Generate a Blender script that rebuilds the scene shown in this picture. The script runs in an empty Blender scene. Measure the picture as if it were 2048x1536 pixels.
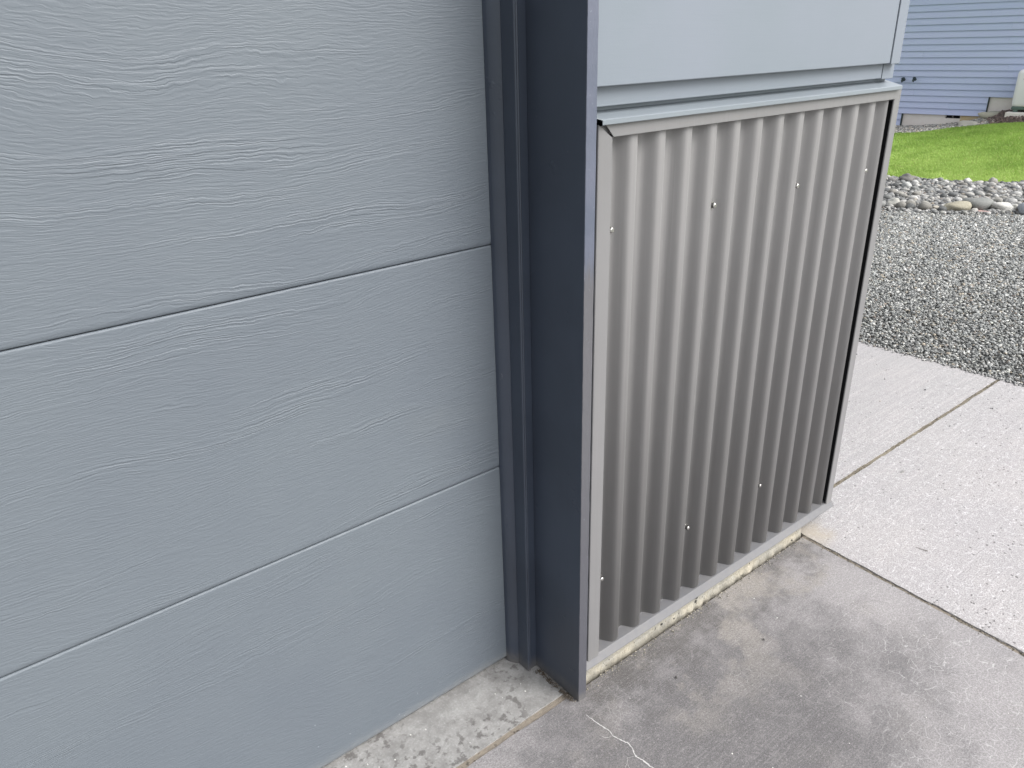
import bpy, bmesh, math, random
import numpy as np
from mathutils import Vector, Matrix, Euler, noise as mnoise

random.seed(7)
RNG = np.random.default_rng(11)
scene = bpy.context.scene
col = scene.collection

# ------------------------------------------------------------------ camera
cam_d = bpy.data.cameras.new('camera')
cam_d.sensor_fit = 'HORIZONTAL'
cam_d.sensor_width = 36.0
cam_d.lens = 1532.1 / 2048.0 * 36.0
cam_d.clip_start = 0.02
cam_d.clip_end = 3000
cam = bpy.data.objects.new('camera', cam_d)
col.objects.link(cam)
R_ = (0.7804900852, -0.6246365564, -0.0257759435)
U_ = (0.2757328574, 0.3069419821, 0.9109105395)
F_ = (0.5610763030, 0.7180639190, -0.4117979963)
cam.matrix_world = Matrix(((R_[0], U_[0], -F_[0], 0.0),
                           (R_[1], U_[1], -F_[1], 0.0),
                           (R_[2], U_[2], -F_[2], 1.3),
                           (0, 0, 0, 1)))
scene.camera = cam

# ------------------------------------------------------------------ light
SUN_EL, SUN_AZ = math.radians(46), math.radians(154)     # azimuth clockwise from +Y
world = bpy.data.worlds.new('World')
scene.world = world
world.use_nodes = True
wn = world.node_tree
wn.nodes.clear()
sky = wn.nodes.new('ShaderNodeTexSky')
sky.sky_type = 'NISHITA'
sky.sun_disc = False
sky.sun_elevation = SUN_EL
sky.sun_rotation = SUN_AZ
sky.air_density = 1.0
sky.dust_density = 3.0
hs = wn.nodes.new('ShaderNodeHueSaturation')
hs.inputs['Saturation'].default_value = 0.22             # overcast: a pale grey sky
bg = wn.nodes.new('ShaderNodeBackground')
bg.inputs['Strength'].default_value = 0.15
wo = wn.nodes.new('ShaderNodeOutputWorld')
wn.links.new(sky.outputs[0], hs.inputs['Color'])
wn.links.new(hs.outputs[0], bg.inputs[0])
wn.links.new(bg.outputs[0], wo.inputs[0])

sun_d = bpy.data.lights.new('sun', 'SUN')
sun_d.energy = 1.5
sun_d.angle = math.radians(38)
sun_d.color = (1.0, 0.98, 0.95)
sun = bpy.data.objects.new('sun', sun_d)
col.objects.link(sun)
sdir = Vector((math.sin(SUN_AZ) * math.cos(SUN_EL), math.cos(SUN_AZ) * math.cos(SUN_EL), math.sin(SUN_EL)))
sun.rotation_euler = (-sdir).to_track_quat('-Z', 'Y').to_euler()
sun.location = sdir * 30

scene.view_settings.view_transform = 'Standard'
scene.view_settings.look = 'None'
scene.view_settings.exposure = 0.9
scene.view_settings.gamma = 1.0
scene.view_settings.use_curve_mapping = False


# ------------------------------------------------------------------ helpers
def lin(r, g, b):
    f = lambda c: c / 12.92 if c <= 0.04045 else ((c + 0.055) / 1.055) ** 2.4
    return (f(r / 255), f(g / 255), f(b / 255), 1.0)


def tag(o, label=None, cat=None, group=None, kind=None):
    if label: o['label'] = label
    if cat: o['category'] = cat
    if group: o['group'] = group
    if kind: o['kind'] = kind
    return o


def empty(name, loc=(0, 0, 0), rz=0.0):
    o = bpy.data.objects.new(name, None)
    o.empty_display_size = 0.2
    o.location = loc
    o.rotation_euler = (0, 0, rz)
    col.objects.link(o)
    return o


def link_mesh(name, me, mat, parent=None):
    if mat is not None and len(me.materials) == 0:
        me.materials.append(mat)
    o = bpy.data.objects.new(name, me)
    col.objects.link(o)
    if parent is not None:
        o.parent = parent
    return o


def from_bm(name, bm, mat, parent=None, smooth=False):
    bmesh.ops.recalc_face_normals(bm, faces=bm.faces)
    me = bpy.data.meshes.new(name)
    bm.to_mesh(me)
    bm.free()
    if smooth:
        me.polygons.foreach_set('use_smooth', [True] * len(me.polygons))
    return link_mesh(name, me, mat, parent)


def bm_box(bm, x0, x1, y0, y1, z0, z1, bevel=0.0, seg=2):
    vs = [bm.verts.new(p) for p in ((x0, y0, z0), (x1, y0, z0), (x1, y1, z0), (x0, y1, z0),
                                    (x0, y0, z1), (x1, y0, z1), (x1, y1, z1), (x0, y1, z1))]
    fs = [bm.faces.new([vs[i] for i in q]) for q in
          ((3, 2, 1, 0), (4, 5, 6, 7), (0, 1, 5, 4), (1, 2, 6, 5), (2, 3, 7, 6), (3, 0, 4, 7))]
    if bevel > 0:
        es = list({e for f in fs for e in f.edges})
        bmesh.ops.bevel(bm, geom=es, offset=bevel, segments=seg, profile=0.5, affect='EDGES')


def box(name, x0, x1, y0, y1, z0, z1, mat, parent=None, bevel=0.0, seg=2):
    bm = bmesh.new()
    bm_box(bm, x0, x1, y0, y1, z0, z1, bevel, seg)
    return from_bm(name, bm, mat, parent)


def bm_prism(bm, prof, a0, a1, axis='x', shear0=None, shear1=None):
    """closed profile extruded; axis x: profile (y,z); axis z: profile (x,y).
    shear0/1: function of the profile point giving the end coordinate."""
    def P(p, a):
        if axis == 'x': return (a, p[0], p[1])
        if axis == 'z': return (p[0], p[1], a)
        return (p[0], a, p[1])
    A = [bm.verts.new(P(p, shear0(p) if shear0 else a0)) for p in prof]
    B = [bm.verts.new(P(p, shear1(p) if shear1 else a1)) for p in prof]
    n = len(prof)
    for i in range(n):
        j = (i + 1) % n
        bm.faces.new((A[i], A[j], B[j], B[i]))
    bm.faces.new(A[::-1])
    bm.faces.new(B)


def prism(name, prof, a0, a1, mat, parent=None, axis='x', shear0=None, shear1=None):
    bm = bmesh.new()
    bm_prism(bm, prof, a0, a1, axis, shear0, shear1)
    return from_bm(name, bm, mat, parent)


# ------------------------------------------------------------------ node helper
class NT:
    def __init__(s, name):
        s.m = bpy.data.materials.new(name)
        s.m.use_nodes = True
        s.t = s.m.node_tree
        s.b = s.t.nodes['Principled BSDF']
        s.tc = s.t.nodes.new('ShaderNodeTexCoord')

    def n(s, kind, **kw):
        nd = s.t.nodes.new(kind)
        for k, v in kw.items():
            setattr(nd, k, v)
        return nd

    def put(s, sock, v):
        if isinstance(v, bpy.types.NodeSocket):
            s.t.links.new(v, sock)
        else:
            try:
                sock.default_value = v
            except Exception:
                sock.default_value = tuple(v)[:3]

    def math(s, op, a, b=0.0, clamp=False):
        nd = s.n('ShaderNodeMath', operation=op, use_clamp=clamp)
        s.put(nd.inputs[0], a)
        s.put(nd.inputs[1], b)
        return nd.outputs[0]

    def obj(s, scale=(1, 1, 1), loc=(0, 0, 0), src=None):
        nd = s.n('ShaderNodeMapping')
        s.t.links.new(src if src is not None else s.tc.outputs['Object'], nd.inputs[0])
        nd.inputs['Scale'].default_value = scale
        nd.inputs['Location'].default_value = loc
        return nd.outputs[0]

    def noise(s, vec, scale=1.0, detail=3.0, rough=0.5, dist=0.0):
        nd = s.n('ShaderNodeTexNoise')
        s.t.links.new(vec, nd.inputs['Vector'])
        nd.inputs['Scale'].default_value = scale
        nd.inputs['Detail'].default_value = detail
        nd.inputs['Roughness'].default_value = rough
        nd.inputs['Distortion'].default_value = dist
        return nd

    def ramp(s, v, lo, hi, a=0.0, b=1.0, smooth=True):
        nd = s.n('ShaderNodeMapRange')
        nd.interpolation_type = 'SMOOTHSTEP' if smooth else 'LINEAR'
        s.put(nd.inputs[0], v)
        nd.inputs[1].default_value = lo
        nd.inputs[2].default_value = hi
        s.put(nd.inputs[3], a)
        s.put(nd.inputs[4], b)
        return nd.outputs[0]

    def mix(s, f, a, b, mode='MIX'):
        nd = s.n('ShaderNodeMix', data_type='RGBA', blend_type=mode)
        s.put(nd.inputs[0], f)
        s.put(nd.inputs[6], a)
        s.put(nd.inputs[7], b)
        return nd.outputs[2]

    def add3(s, a, b):
        nd = s.n('ShaderNodeVectorMath', operation='ADD')
        s.put(nd.inputs[0], a)
        s.put(nd.inputs[1], b)
        return nd.outputs[0]

    def scl(s, a, f):
        nd = s.n('ShaderNodeVectorMath', operation='SCALE')
        s.put(nd.inputs[0], a)
        nd.inputs[3].default_value = f
        return nd.outputs[0]

    def bump(s, h, dist=0.001, strength=1.0, prev=None):
        nd = s.n('ShaderNodeBump')
        s.put(nd.inputs['Height'], h)
        nd.inputs['Distance'].default_value = dist
        nd.inputs['Strength'].default_value = strength
        if prev is not None:
            s.t.links.new(prev, nd.inputs['Normal'])
        return nd.outputs[0]

    def done(s, color=None, rough=0.6, normal=None, metal=0.0, spec=None):
        if color is not None: s.put(s.b.inputs['Base Color'], color)
        s.put(s.b.inputs['Roughness'], rough)
        s.b.inputs['Metallic'].default_value = metal
        if spec is not None: s.b.inputs['Specular IOR Level'].default_value = spec
        if normal is not None: s.t.links.new(normal, s.b.inputs['Normal'])
        return s.m


def v4(a, k=1.0):
    return (a[0] * k, a[1] * k, a[2] * k, 1.0)


def paint(name, base, rough=0.5, var=0.06, specks=0.0, grain=0.0, bumpd=0.0004, tint=None, streak=0.0, low=0.0):
    t = NT(name)
    p = t.obj()
    big = t.noise(p, 3.0, 4, 0.55).outputs[0]
    c = t.mix(t.ramp(big, 0.3, 0.7), v4(base, 1 - var), v4(tint or base, 1 + var))
    fine = t.noise(p, 420.0, 2, 0.6).outputs[0]
    nrm = t.bump(fine, bumpd * 0.5, 0.5)
    if grain > 0:
        g = t.noise(t.obj((14, 14, 420)), 1.0, 3, 0.6).outputs[0]
        nrm = t.bump(g, 0.0006, grain, nrm)
    if specks > 0:
        vo = t.n('ShaderNodeTexVoronoi')
        t.t.links.new(t.noise(p, 55.0, 1).outputs[1], vo.inputs['Vector'])
        t.t.links.new(p, vo.inputs['Vector'])
        vo.inputs['Scale'].default_value = 38.0
        gate = t.math('GREATER_THAN', t.n_sep(vo.outputs['Color']), 1 - specks)
        dot = t.math('MULTIPLY', t.ramp(vo.outputs['Distance'], 0.05, 0.09, 1.0, 0.0), gate)
        c = t.mix(t.math('MULTIPLY', dot, 0.7), c, (0.62, 0.63, 0.62, 1))
        s2 = t.noise(p, 9.0, 5, 0.65).outputs[0]
        c = t.mix(t.ramp(s2, 0.45, 0.85, 0.0, 0.07), c, v4(base, 0.7))
    if streak > 0:
        sk = t.noise(t.obj((95, 95, 1.6)), 1.0, 4, 0.6).outputs[0]
        c = t.mix(t.ramp(sk, 0.48, 0.72, 0.0, streak), c, v4(base, 0.62))
        sk2 = t.noise(t.obj((140, 140, 2.4), (3, 3, 3)), 1.0, 4, 0.6).outputs[0]
        c = t.mix(t.ramp(sk2, 0.55, 0.75, 0.0, streak), c, v4(base, 1.5))
        nrm = t.bump(t.noise(t.obj((5, 5, 3.0)), 1.0, 3, 0.55).outputs[0], 0.010, 0.35, nrm)
    if low > 0:
        c = dirt_low(t, c, p, 0.11, (0.24, 0.225, 0.20, 1), low)
    return t.done(c, rough, nrm)


def _sep(self, c):
    nd = self.n('ShaderNodeSeparateColor')
    self.t.links.new(c, nd.inputs[0])
    return nd.outputs[0]


NT.n_sep = _sep


def dirt_low(t, c, p, z_hi, colour, amt):
    """dried splash-up dirt in an uneven band along the bottom edge (a real stain on the paint)"""
    sp = t.n('ShaderNodeSeparateXYZ')
    t.t.links.new(p, sp.inputs[0])
    edge = t.math('ADD', sp.outputs[2], t.math('MULTIPLY', t.noise(p, 9.0, 5, 0.65).outputs[0], -z_hi * 1.2))
    m = t.ramp(edge, -z_hi * 0.6, z_hi * 0.7, amt, 0.0)
    m = t.math('MULTIPLY', m, t.ramp(t.noise(p, 60.0, 4, 0.7).outputs[0], 0.3, 0.65, 0.4, 1.0))
    return t.mix(m, c, colour)


# ------------------------------------------------------------------ materials
def mat_door():
    t = NT('embossed_door_paint')
    p = t.obj()
    # long slow waves move the grain lines up and down, small ones make them wander
    w1 = t.noise(t.obj((1.1, 1, 2.6), (3, 0, 1)), 1.0, 2, 0.5).outputs[0]
    w2 = t.noise(t.obj((9, 1, 26)), 1.0, 2, 0.5).outputs[0]
    w3 = t.noise(t.obj((52, 1, 70)), 1.0, 3, 0.6).outputs[0]
    sp = t.n('ShaderNodeSeparateXYZ')
    t.t.links.new(p, sp.inputs[0])
    z = t.math('ADD', sp.outputs[2], t.math('MULTIPLY', w1, 0.20))
    z = t.math('ADD', z, t.math('MULTIPLY', w2, 0.016))
    z = t.math('ADD', z, t.math('MULTIPLY', w3, 0.0060))

    def layer(fx, fz, off, det=1.5):
        cb = t.n('ShaderNodeCombineXYZ')
        t.put(cb.inputs[0], t.math('MULTIPLY', sp.outputs[0], fx))
        t.put(cb.inputs[1], off)
        t.put(cb.inputs[2], t.math('MULTIPLY', z, fz))
        return t.noise(cb.outputs[0], 1.0, det, 0.45).outputs[0]

    long_ = layer(7.0, 330.0, 0.0)
    shrt = layer(30.0, 380.0, 7.0, 2.0)
    # bands of strong grain between calmer zones
    cbm = t.n('ShaderNodeCombineXYZ')
    t.put(cbm.inputs[0], t.math('MULTIPLY', sp.outputs[0], 1.7))
    t.put(cbm.inputs[2], t.math('MULTIPLY', z, 19.0))
    mask = t.noise(cbm.outputs[0], 1.0, 2, 0.55).outputs[0]
    strong = t.math('MULTIPLY', t.ramp(mask, 0.46, 0.66), t.ramp(t.noise(t.obj((0.9, 1, 1.3), (1.0, 0, 6.0)), 1.0, 2).outputs[0], 0.30, 0.62, 0.35, 1.0))
    ridge = t.ramp(long_, 0.40, 0.60)
    sr = t.ramp(shrt, 0.38, 0.62)
    fine = t.noise(t.obj((60, 1, 300)), 1.0, 2, 0.6).outputs[0]
    h = t.math('ADD', t.math('MULTIPLY', ridge, t.math('ADD', t.math('MULTIPLY', strong, 1.0), 0.06)),
               t.math('MULTIPLY', sr, 0.42))
    h = t.math('ADD', h, t.math('MULTIPLY', fine, 0.12))
    nrm = t.bump(h, 0.00046, 1.0)
    big = t.noise(p, 1.6, 4, 0.55).outputs[0]
    c = t.mix(t.ramp(big, 0.3, 0.7), v4(DOOR, 0.95), v4(DOOR2, 1.04))
    # dried water specks near the bottom
    vo = t.n('ShaderNodeTexVoronoi')
    t.t.links.new(p, vo.inputs['Vector'])
    vo.inputs['Scale'].default_value = 90.0
    dens = t.math('GREATER_THAN', t.math('ADD', t.n_sep(vo.outputs['Color']),
                  t.ramp(sp.outputs[2], 0.0, 0.22, 0.30, -0.10)), 1.02)
    dot = t.math('MULTIPLY', t.ramp(vo.outputs['Distance'], 0.06, 0.16, 1.0, 0.0), dens)
    c = t.mix(t.math('MULTIPLY', dot, 0.30), c, (0.6, 0.63, 0.65, 1))
    st = t.noise(t.obj((3.2, 1, 4.5), (0.2, 0, 5.4)), 1.0, 4, 0.6).outputs[0]
    c = t.mix(t.ramp(st, 0.62, 0.78, 0.0, 0.04), c, (0.27, 0.27, 0.22, 1))
    c = dirt_low(t, c, p, 0.03, (0.33, 0.32, 0.29, 1), 0.35)
    return t.done(c, 0.5, nrm)


DOOR = (0.124, 0.144, 0.168)
DOOR2 = (0.130, 0.150, 0.169)
NAVY = (0.040, 0.050, 0.071)
GREIGE = (0.203, 0.200, 0.202)
SIDE = (0.192, 0.222, 0.252)

M = {}
M['door'] = mat_door()


def mat_navy():
    t = NT('navy_trim_paint')
    p = t.obj()
    sp = t.n('ShaderNodeSeparateXYZ')
    t.t.links.new(p, sp.inputs[0])
    gm = t.n('ShaderNodeNewGeometry')
    sn = t.n('ShaderNodeSeparateXYZ')
    t.t.links.new(gm.outputs['Normal'], sn.inputs[0])
    big = t.noise(p, 4.0, 4, 0.55).outputs[0]
    c = t.mix(t.ramp(big, 0.3, 0.7), v4(NAVY, 0.88), v4(NAVY, 1.15))
    chips = t.noise(t.obj((1, 1, 0.6)), 70.0, 4, 0.7).outputs[0]
    c = t.mix(t.ramp(chips, 0.70, 0.76, 0.0, 0.35), c, (0.2, 0.21, 0.23, 1))
    g = t.noise(t.obj((60, 60, 9)), 1.0, 4, 0.6).outputs[0]
    nrm = t.bump(g, 0.0006, 0.35)
    dents = t.noise(p, 24.0, 3, 0.6).outputs[0]
    nrm = t.bump(t.ramp(dents, 0.66, 0.75), 0.0012, 0.5, nrm)
    c = dirt_low(t, c, p, 0.035, (0.24, 0.21, 0.17, 1), 0.4)
    return t.done(c, 0.42, nrm)


M['navy'] = mat_navy()


def mat_post_face():
    """outer edge of the post: sun-bleached paint over its upper half, brushed end to the patch; whole face painted paler for its skylight"""
    t = NT('post_outer_edge_paint')
    p = t.obj()
    sp = t.n('ShaderNodeSeparateXYZ')
    t.t.links.new(p, sp.inputs[0])
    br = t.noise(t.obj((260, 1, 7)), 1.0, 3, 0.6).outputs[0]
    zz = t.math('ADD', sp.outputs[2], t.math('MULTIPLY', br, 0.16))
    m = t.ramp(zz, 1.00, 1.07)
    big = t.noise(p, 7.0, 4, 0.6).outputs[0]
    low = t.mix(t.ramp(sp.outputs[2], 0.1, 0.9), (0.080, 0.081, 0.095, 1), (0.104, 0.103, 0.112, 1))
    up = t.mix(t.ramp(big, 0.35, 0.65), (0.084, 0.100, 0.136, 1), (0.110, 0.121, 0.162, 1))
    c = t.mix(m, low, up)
    fl = t.noise(p, 150.0, 4, 0.7).outputs[0]
    c = t.mix(t.ramp(fl, 0.62, 0.72, 0.0, 0.3), c, (0.3, 0.32, 0.36, 1))
    nrm = t.bump(t.noise(t.obj((1, 1, 0.3)), 220.0, 3, 0.6).outputs[0], 0.0008, 0.6)
    nrm = t.bump(t.noise(p, 35.0, 3, 0.6).outputs[0], 0.002, 0.5, nrm)
    c = dirt_low(t, c, p, 0.02, (0.24, 0.22, 0.18, 1), 0.4)
    return t.done(c, 0.55, nrm)


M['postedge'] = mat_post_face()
M['greige'] = paint('greige_metal', GREIGE, 0.38, 0.035, streak=0.10, low=0.3)
M['corr'] = paint('greige_corrugated_metal', (0.238, 0.233, 0.232), 0.50, 0.03, streak=0.16, low=0.3)
M['flash'] = paint('base_flashing_metal', (0.132, 0.134, 0.145), 0.5, 0.05, low=0.35)
M['side'] = paint('grey_board_paint', SIDE, 0.6, 0.03, grain=0.25, tint=(0.196, 0.219, 0.256))
M['cap'] = paint('cap_flashing_metal', (0.205, 0.232, 0.256), 0.36, 0.05, streak=0.0)
M['dark'] = NT('dark_gap').done((0.012, 0.012, 0.014, 1), 0.9)
M['screw'] = NT('zinc_screw').done((0.50, 0.49, 0.47, 1), 0.32, None, 0.95)
M['screwside'] = NT('shaded_zinc').done((0.16, 0.155, 0.15, 1), 0.45, None, 0.8)  # darker zinc copy for the hex sides, their shading painted in
M['rubber'] = paint('seal_rubber', (0.045, 0.048, 0.048), 0.6, 0.1)
M['white'] = paint('white_chip', (0.8, 0.8, 0.78), 0.5, 0.03)
M['wood'] = paint('weathered_wood', (0.14, 0.13, 0.115), 0.8, 0.2, grain=0.6)
M['roof'] = paint('roof_shingle', (0.09, 0.09, 0.1), 0.85, 0.2)
M['soffit'] = paint('soffit_paint', (0.42, 0.43, 0.44), 0.6, 0.04)


def craze(t, p, scale, width, warp=0.012, seed=0.0):
    q = t.add3(p, t.scl(t.noise(p, 30.0, 4, 0.6).outputs[1], warp))
    q = t.obj((1, 1, 1), (seed, seed, 0), q)
    vo = t.n('ShaderNodeTexVoronoi', feature='DISTANCE_TO_EDGE')
    t.t.links.new(q, vo.inputs['Vector'])
    vo.inputs['Scale'].default_value = scale
    return t.ramp(vo.outputs['Distance'], 0.0, width, 1.0, 0.0)


def mat_driveway():
    t = NT('driveway_concrete')
    p = t.obj()
    sp = t.n('ShaderNodeSeparateXYZ')
    t.t.links.new(p, sp.inputs[0])
    x, y = sp.outputs[0], sp.outputs[1]
    nb = t.noise(p, 2.6, 5, 0.6).outputs[0]
    nm = t.noise(p, 13.0, 6, 0.68).outputs[0]
    nf = t.noise(p, 160.0, 4, 0.7).outputs[0]
    nff = t.noise(p, 520.0, 3, 0.7).outputs[0]
    base = t.mix(t.ramp(nb, 0.35, 0.65), (0.300, 0.294, 0.292, 1), (0.352, 0.343, 0.338, 1))
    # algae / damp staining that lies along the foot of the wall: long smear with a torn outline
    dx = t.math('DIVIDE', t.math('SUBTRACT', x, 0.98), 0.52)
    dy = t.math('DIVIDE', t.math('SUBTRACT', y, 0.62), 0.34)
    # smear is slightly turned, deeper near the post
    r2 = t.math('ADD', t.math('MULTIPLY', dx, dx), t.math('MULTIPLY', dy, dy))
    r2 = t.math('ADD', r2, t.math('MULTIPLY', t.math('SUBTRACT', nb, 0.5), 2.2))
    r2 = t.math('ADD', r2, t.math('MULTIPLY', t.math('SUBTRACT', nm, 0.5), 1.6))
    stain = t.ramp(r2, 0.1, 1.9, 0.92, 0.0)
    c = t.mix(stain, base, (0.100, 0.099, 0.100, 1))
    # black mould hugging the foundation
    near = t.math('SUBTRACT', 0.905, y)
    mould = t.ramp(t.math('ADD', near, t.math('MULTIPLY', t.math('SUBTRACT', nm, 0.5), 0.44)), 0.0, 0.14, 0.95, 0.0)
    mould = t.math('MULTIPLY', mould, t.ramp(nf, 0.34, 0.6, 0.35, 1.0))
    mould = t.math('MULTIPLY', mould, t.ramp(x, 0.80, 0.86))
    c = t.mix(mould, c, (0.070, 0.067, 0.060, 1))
    # tan silt fans
    n2 = t.noise(t.obj((1, 1, 1), (4.2, 1.7, 0)), 6.5, 5, 0.62).outputs[0]
    silt = t.math('MULTIPLY', t.ramp(n2, 0.48, 0.62), t.ramp(near, 0.03, 0.34, 0.90, 0.10))
    silt = t.math('MULTIPLY', silt, t.ramp(x, 0.86, 1.0, 0.3, 1.0))
    c = t.mix(silt, c, (0.300, 0.284, 0.250, 1))
    # mottling
    c = t.mix(t.ramp(nm, 0.46, 0.70, 0.0, 0.26), c, (0.30, 0.29, 0.285, 1))
    c = t.mix(t.ramp(nm, 0.34, 0.50, 0.16, 0.0), c, (0.105, 0.104, 0.106, 1))
    nq = t.noise(t.obj((1, 1, 1), (7.0, 3.0, 0)), 38.0, 5, 0.7).outputs[0]
    c = t.mix(t.ramp(nq, 0.50, 0.66, 0.0, 0.20), c, (0.32, 0.31, 0.305, 1))
    c = t.mix(t.ramp(nf, 0.40, 0.62, 0.30, 0.0), c, v4((0.13, 0.125, 0.12)))
    c = t.mix(t.ramp(nf, 0.52, 0.70, 0.0, 0.42), c, v4((0.36, 0.345, 0.34)))
    c = t.mix(t.ramp(nff, 0.5, 0.7, 0.0, 0.35), c, v4((0.50, 0.48, 0.47)))
    n3 = t.noise(p, 330.0, 3, 0.75).outputs[0]
    c = t.mix(1.0, c, t.mix(t.ramp(n3, 0.32, 0.68), (0.74, 0.74, 0.74, 1), (1.26, 1.26, 1.26, 1)), 'MULTIPLY')
    # broom strokes
    broom = t.noise(t.obj((9, 330, 1)), 1.0, 3, 0.65).outputs[0]
    c = t.mix(t.ramp(broom, 0.5, 0.72, 0.0, 0.22), c, v4((0.38, 0.37, 0.365)))
    c = t.mix(1.0, c, (0.95, 0.93, 0.95, 1), 'MULTIPLY')
    # pale craze lines, in patches
    patch = t.ramp(t.noise(t.obj((1, 1, 1), (2.0, 9.0, 0)), 2.1, 3, 0.6).outputs[0], 0.34, 0.52)
    away = t.ramp(t.math('ADD', t.math('MULTIPLY', x, 0.6), t.math('MULTIPLY', y, -1.0)), 0.05, 0.50, 0.08, 1.0)
    brk = t.ramp(t.noise(p, 42.0, 3, 0.6).outputs[0], 0.42, 0.58)
    ck = t.math('MULTIPLY', craze(t, p, 34.0, 0.026), t.math('MULTIPLY', t.math('MULTIPLY', patch, away), brk))
    c = t.mix(t.math('MULTIPLY', ck, 0.8), c, (0.48, 0.47, 0.465, 1))
    ck2 = t.math('MULTIPLY', craze(t, p, 55.0, 0.05, seed=3.0), t.ramp(t.noise(p, 4.0, 3).outputs[0], 0.52, 0.7, 0.0, 0.35))
    c = t.mix(ck2, c, (0.38, 0.37, 0.37, 1))
    h = t.math('ADD', t.math('MULTIPLY', broom, 0.7), nf)
    nrm = t.bump(h, 0.0011, 0.8)
    return t.done(c, 0.86, nrm)


def mat_walk():
    t = NT('broomed_walkway_concrete')
    p = t.obj()
    sp = t.n('ShaderNodeSeparateXYZ')
    t.t.links.new(p, sp.inputs[0])
    x, y = sp.outputs[0], sp.outputs[1]
    nb = t.noise(p, 2.2, 5, 0.6).outputs[0]
    nm = t.noise(p, 16.0, 5, 0.65).outputs[0]
    nf = t.noise(p, 240.0, 4, 0.7).outputs[0]
    c = t.mix(t.ramp(nb, 0.35, 0.65), (0.400, 0.380, 0.386, 1), (0.440, 0.415, 0.412, 1))
    c = t.mix(t.ramp(nm, 0.35, 0.65, 0.22, 0.0), c, (0.36, 0.35, 0.36, 1))
    broom = t.noise(t.obj((2.5, 95, 1)), 1.0, 4, 0.75).outputs[0]
    farb = t.ramp(y, 0.6, 1.05, 0.30, 0.80)
    c = t.mix(t.math('MULTIPLY', t.ramp(broom, 0.44, 0.66, 1.0, 0.0), farb), c, (0.335, 0.33, 0.33, 1))
    c = t.mix(t.ramp(nf, 0.36, 0.56, 0.40, 0.0), c, (0.30, 0.29, 0.29, 1))
    c = t.mix(t.ramp(nf, 0.54, 0.68, 0.0, 0.4), c, (0.54, 0.53, 0.53, 1))
    brk = t.ramp(t.noise(p, 60.0, 4, 0.65).outputs[0], 0.44, 0.58)
    ck = t.math('MULTIPLY', craze(t, p, 46.0, 0.060, 0.018), brk)
    ck = t.math('MAXIMUM', ck, t.math('MULTIPLY', craze(t, p, 95.0, 0.09, 0.012, 5.0), t.ramp(t.noise(p, 33.0, 3, 0.6).outputs[0], 0.5, 0.62, 0.0, 0.35)))
    ck = t.math('MULTIPLY', ck, t.ramp(y, 0.9, 1.5, 0.85, 0.15))
    c = t.mix(ck, c, (0.60, 0.59, 0.60, 1))
    # dark pits
    vo = t.n('ShaderNodeTexVoronoi')
    t.t.links.new(t.add3(p, t.scl(t.noise(p, 180.0, 2).outputs[1], 0.006)), vo.inputs['Vector'])
    vo.inputs['Scale'].default_value = 70.0
    gr = t.noise(p, 300.0, 3, 0.75).outputs[0]
    c = t.mix(1.0, c, t.mix(t.ramp(gr, 0.32, 0.62), (0.62, 0.61, 0.61, 1), (1.16, 1.16, 1.16, 1)), 'MULTIPLY')
    lowr = t.ramp(t.math('SUBTRACT', t.math('MULTIPLY', x, 0.35), y), -0.15, 0.35, 0.05, 0.36)
    gate = t.math('GREATER_THAN', t.math('ADD', t.n_sep(vo.outputs['Color']), lowr), 1.0)
    pit = t.math('MULTIPLY', t.ramp(vo.outputs['Distance'], 0.12, 0.26, 1.0, 0.0), gate)
    c = t.mix(t.math('MULTIPLY', pit, 0.75), c, (0.13, 0.125, 0.12, 1))
    # silt and moss stain beside the wall corner
    dx = t.math('SUBTRACT', x, 1.76)
    dy = t.math('SUBTRACT', y, 0.90)
    rr = t.math('SQRT', t.math('ADD', t.math('MULTIPLY', dx, dx), t.math('MULTIPLY', dy, dy)))
    c = t.mix(t.ramp(t.math('ADD', rr, t.math('MULTIPLY', t.math('SUBTRACT', nm, 0.5), 0.12)), 0.0, 0.09, 0.75, 0.0),
              c, (0.40, 0.35, 0.28, 1))
    h = t.math('SUBTRACT', t.math('ADD', broom, t.math('MULTIPLY', nf, 0.8)), t.math('MULTIPLY', pit, 1.5))
    nrm = t.bump(h, 0.0014, 0.9)
    return t.done(c, 0.88, nrm)


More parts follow.
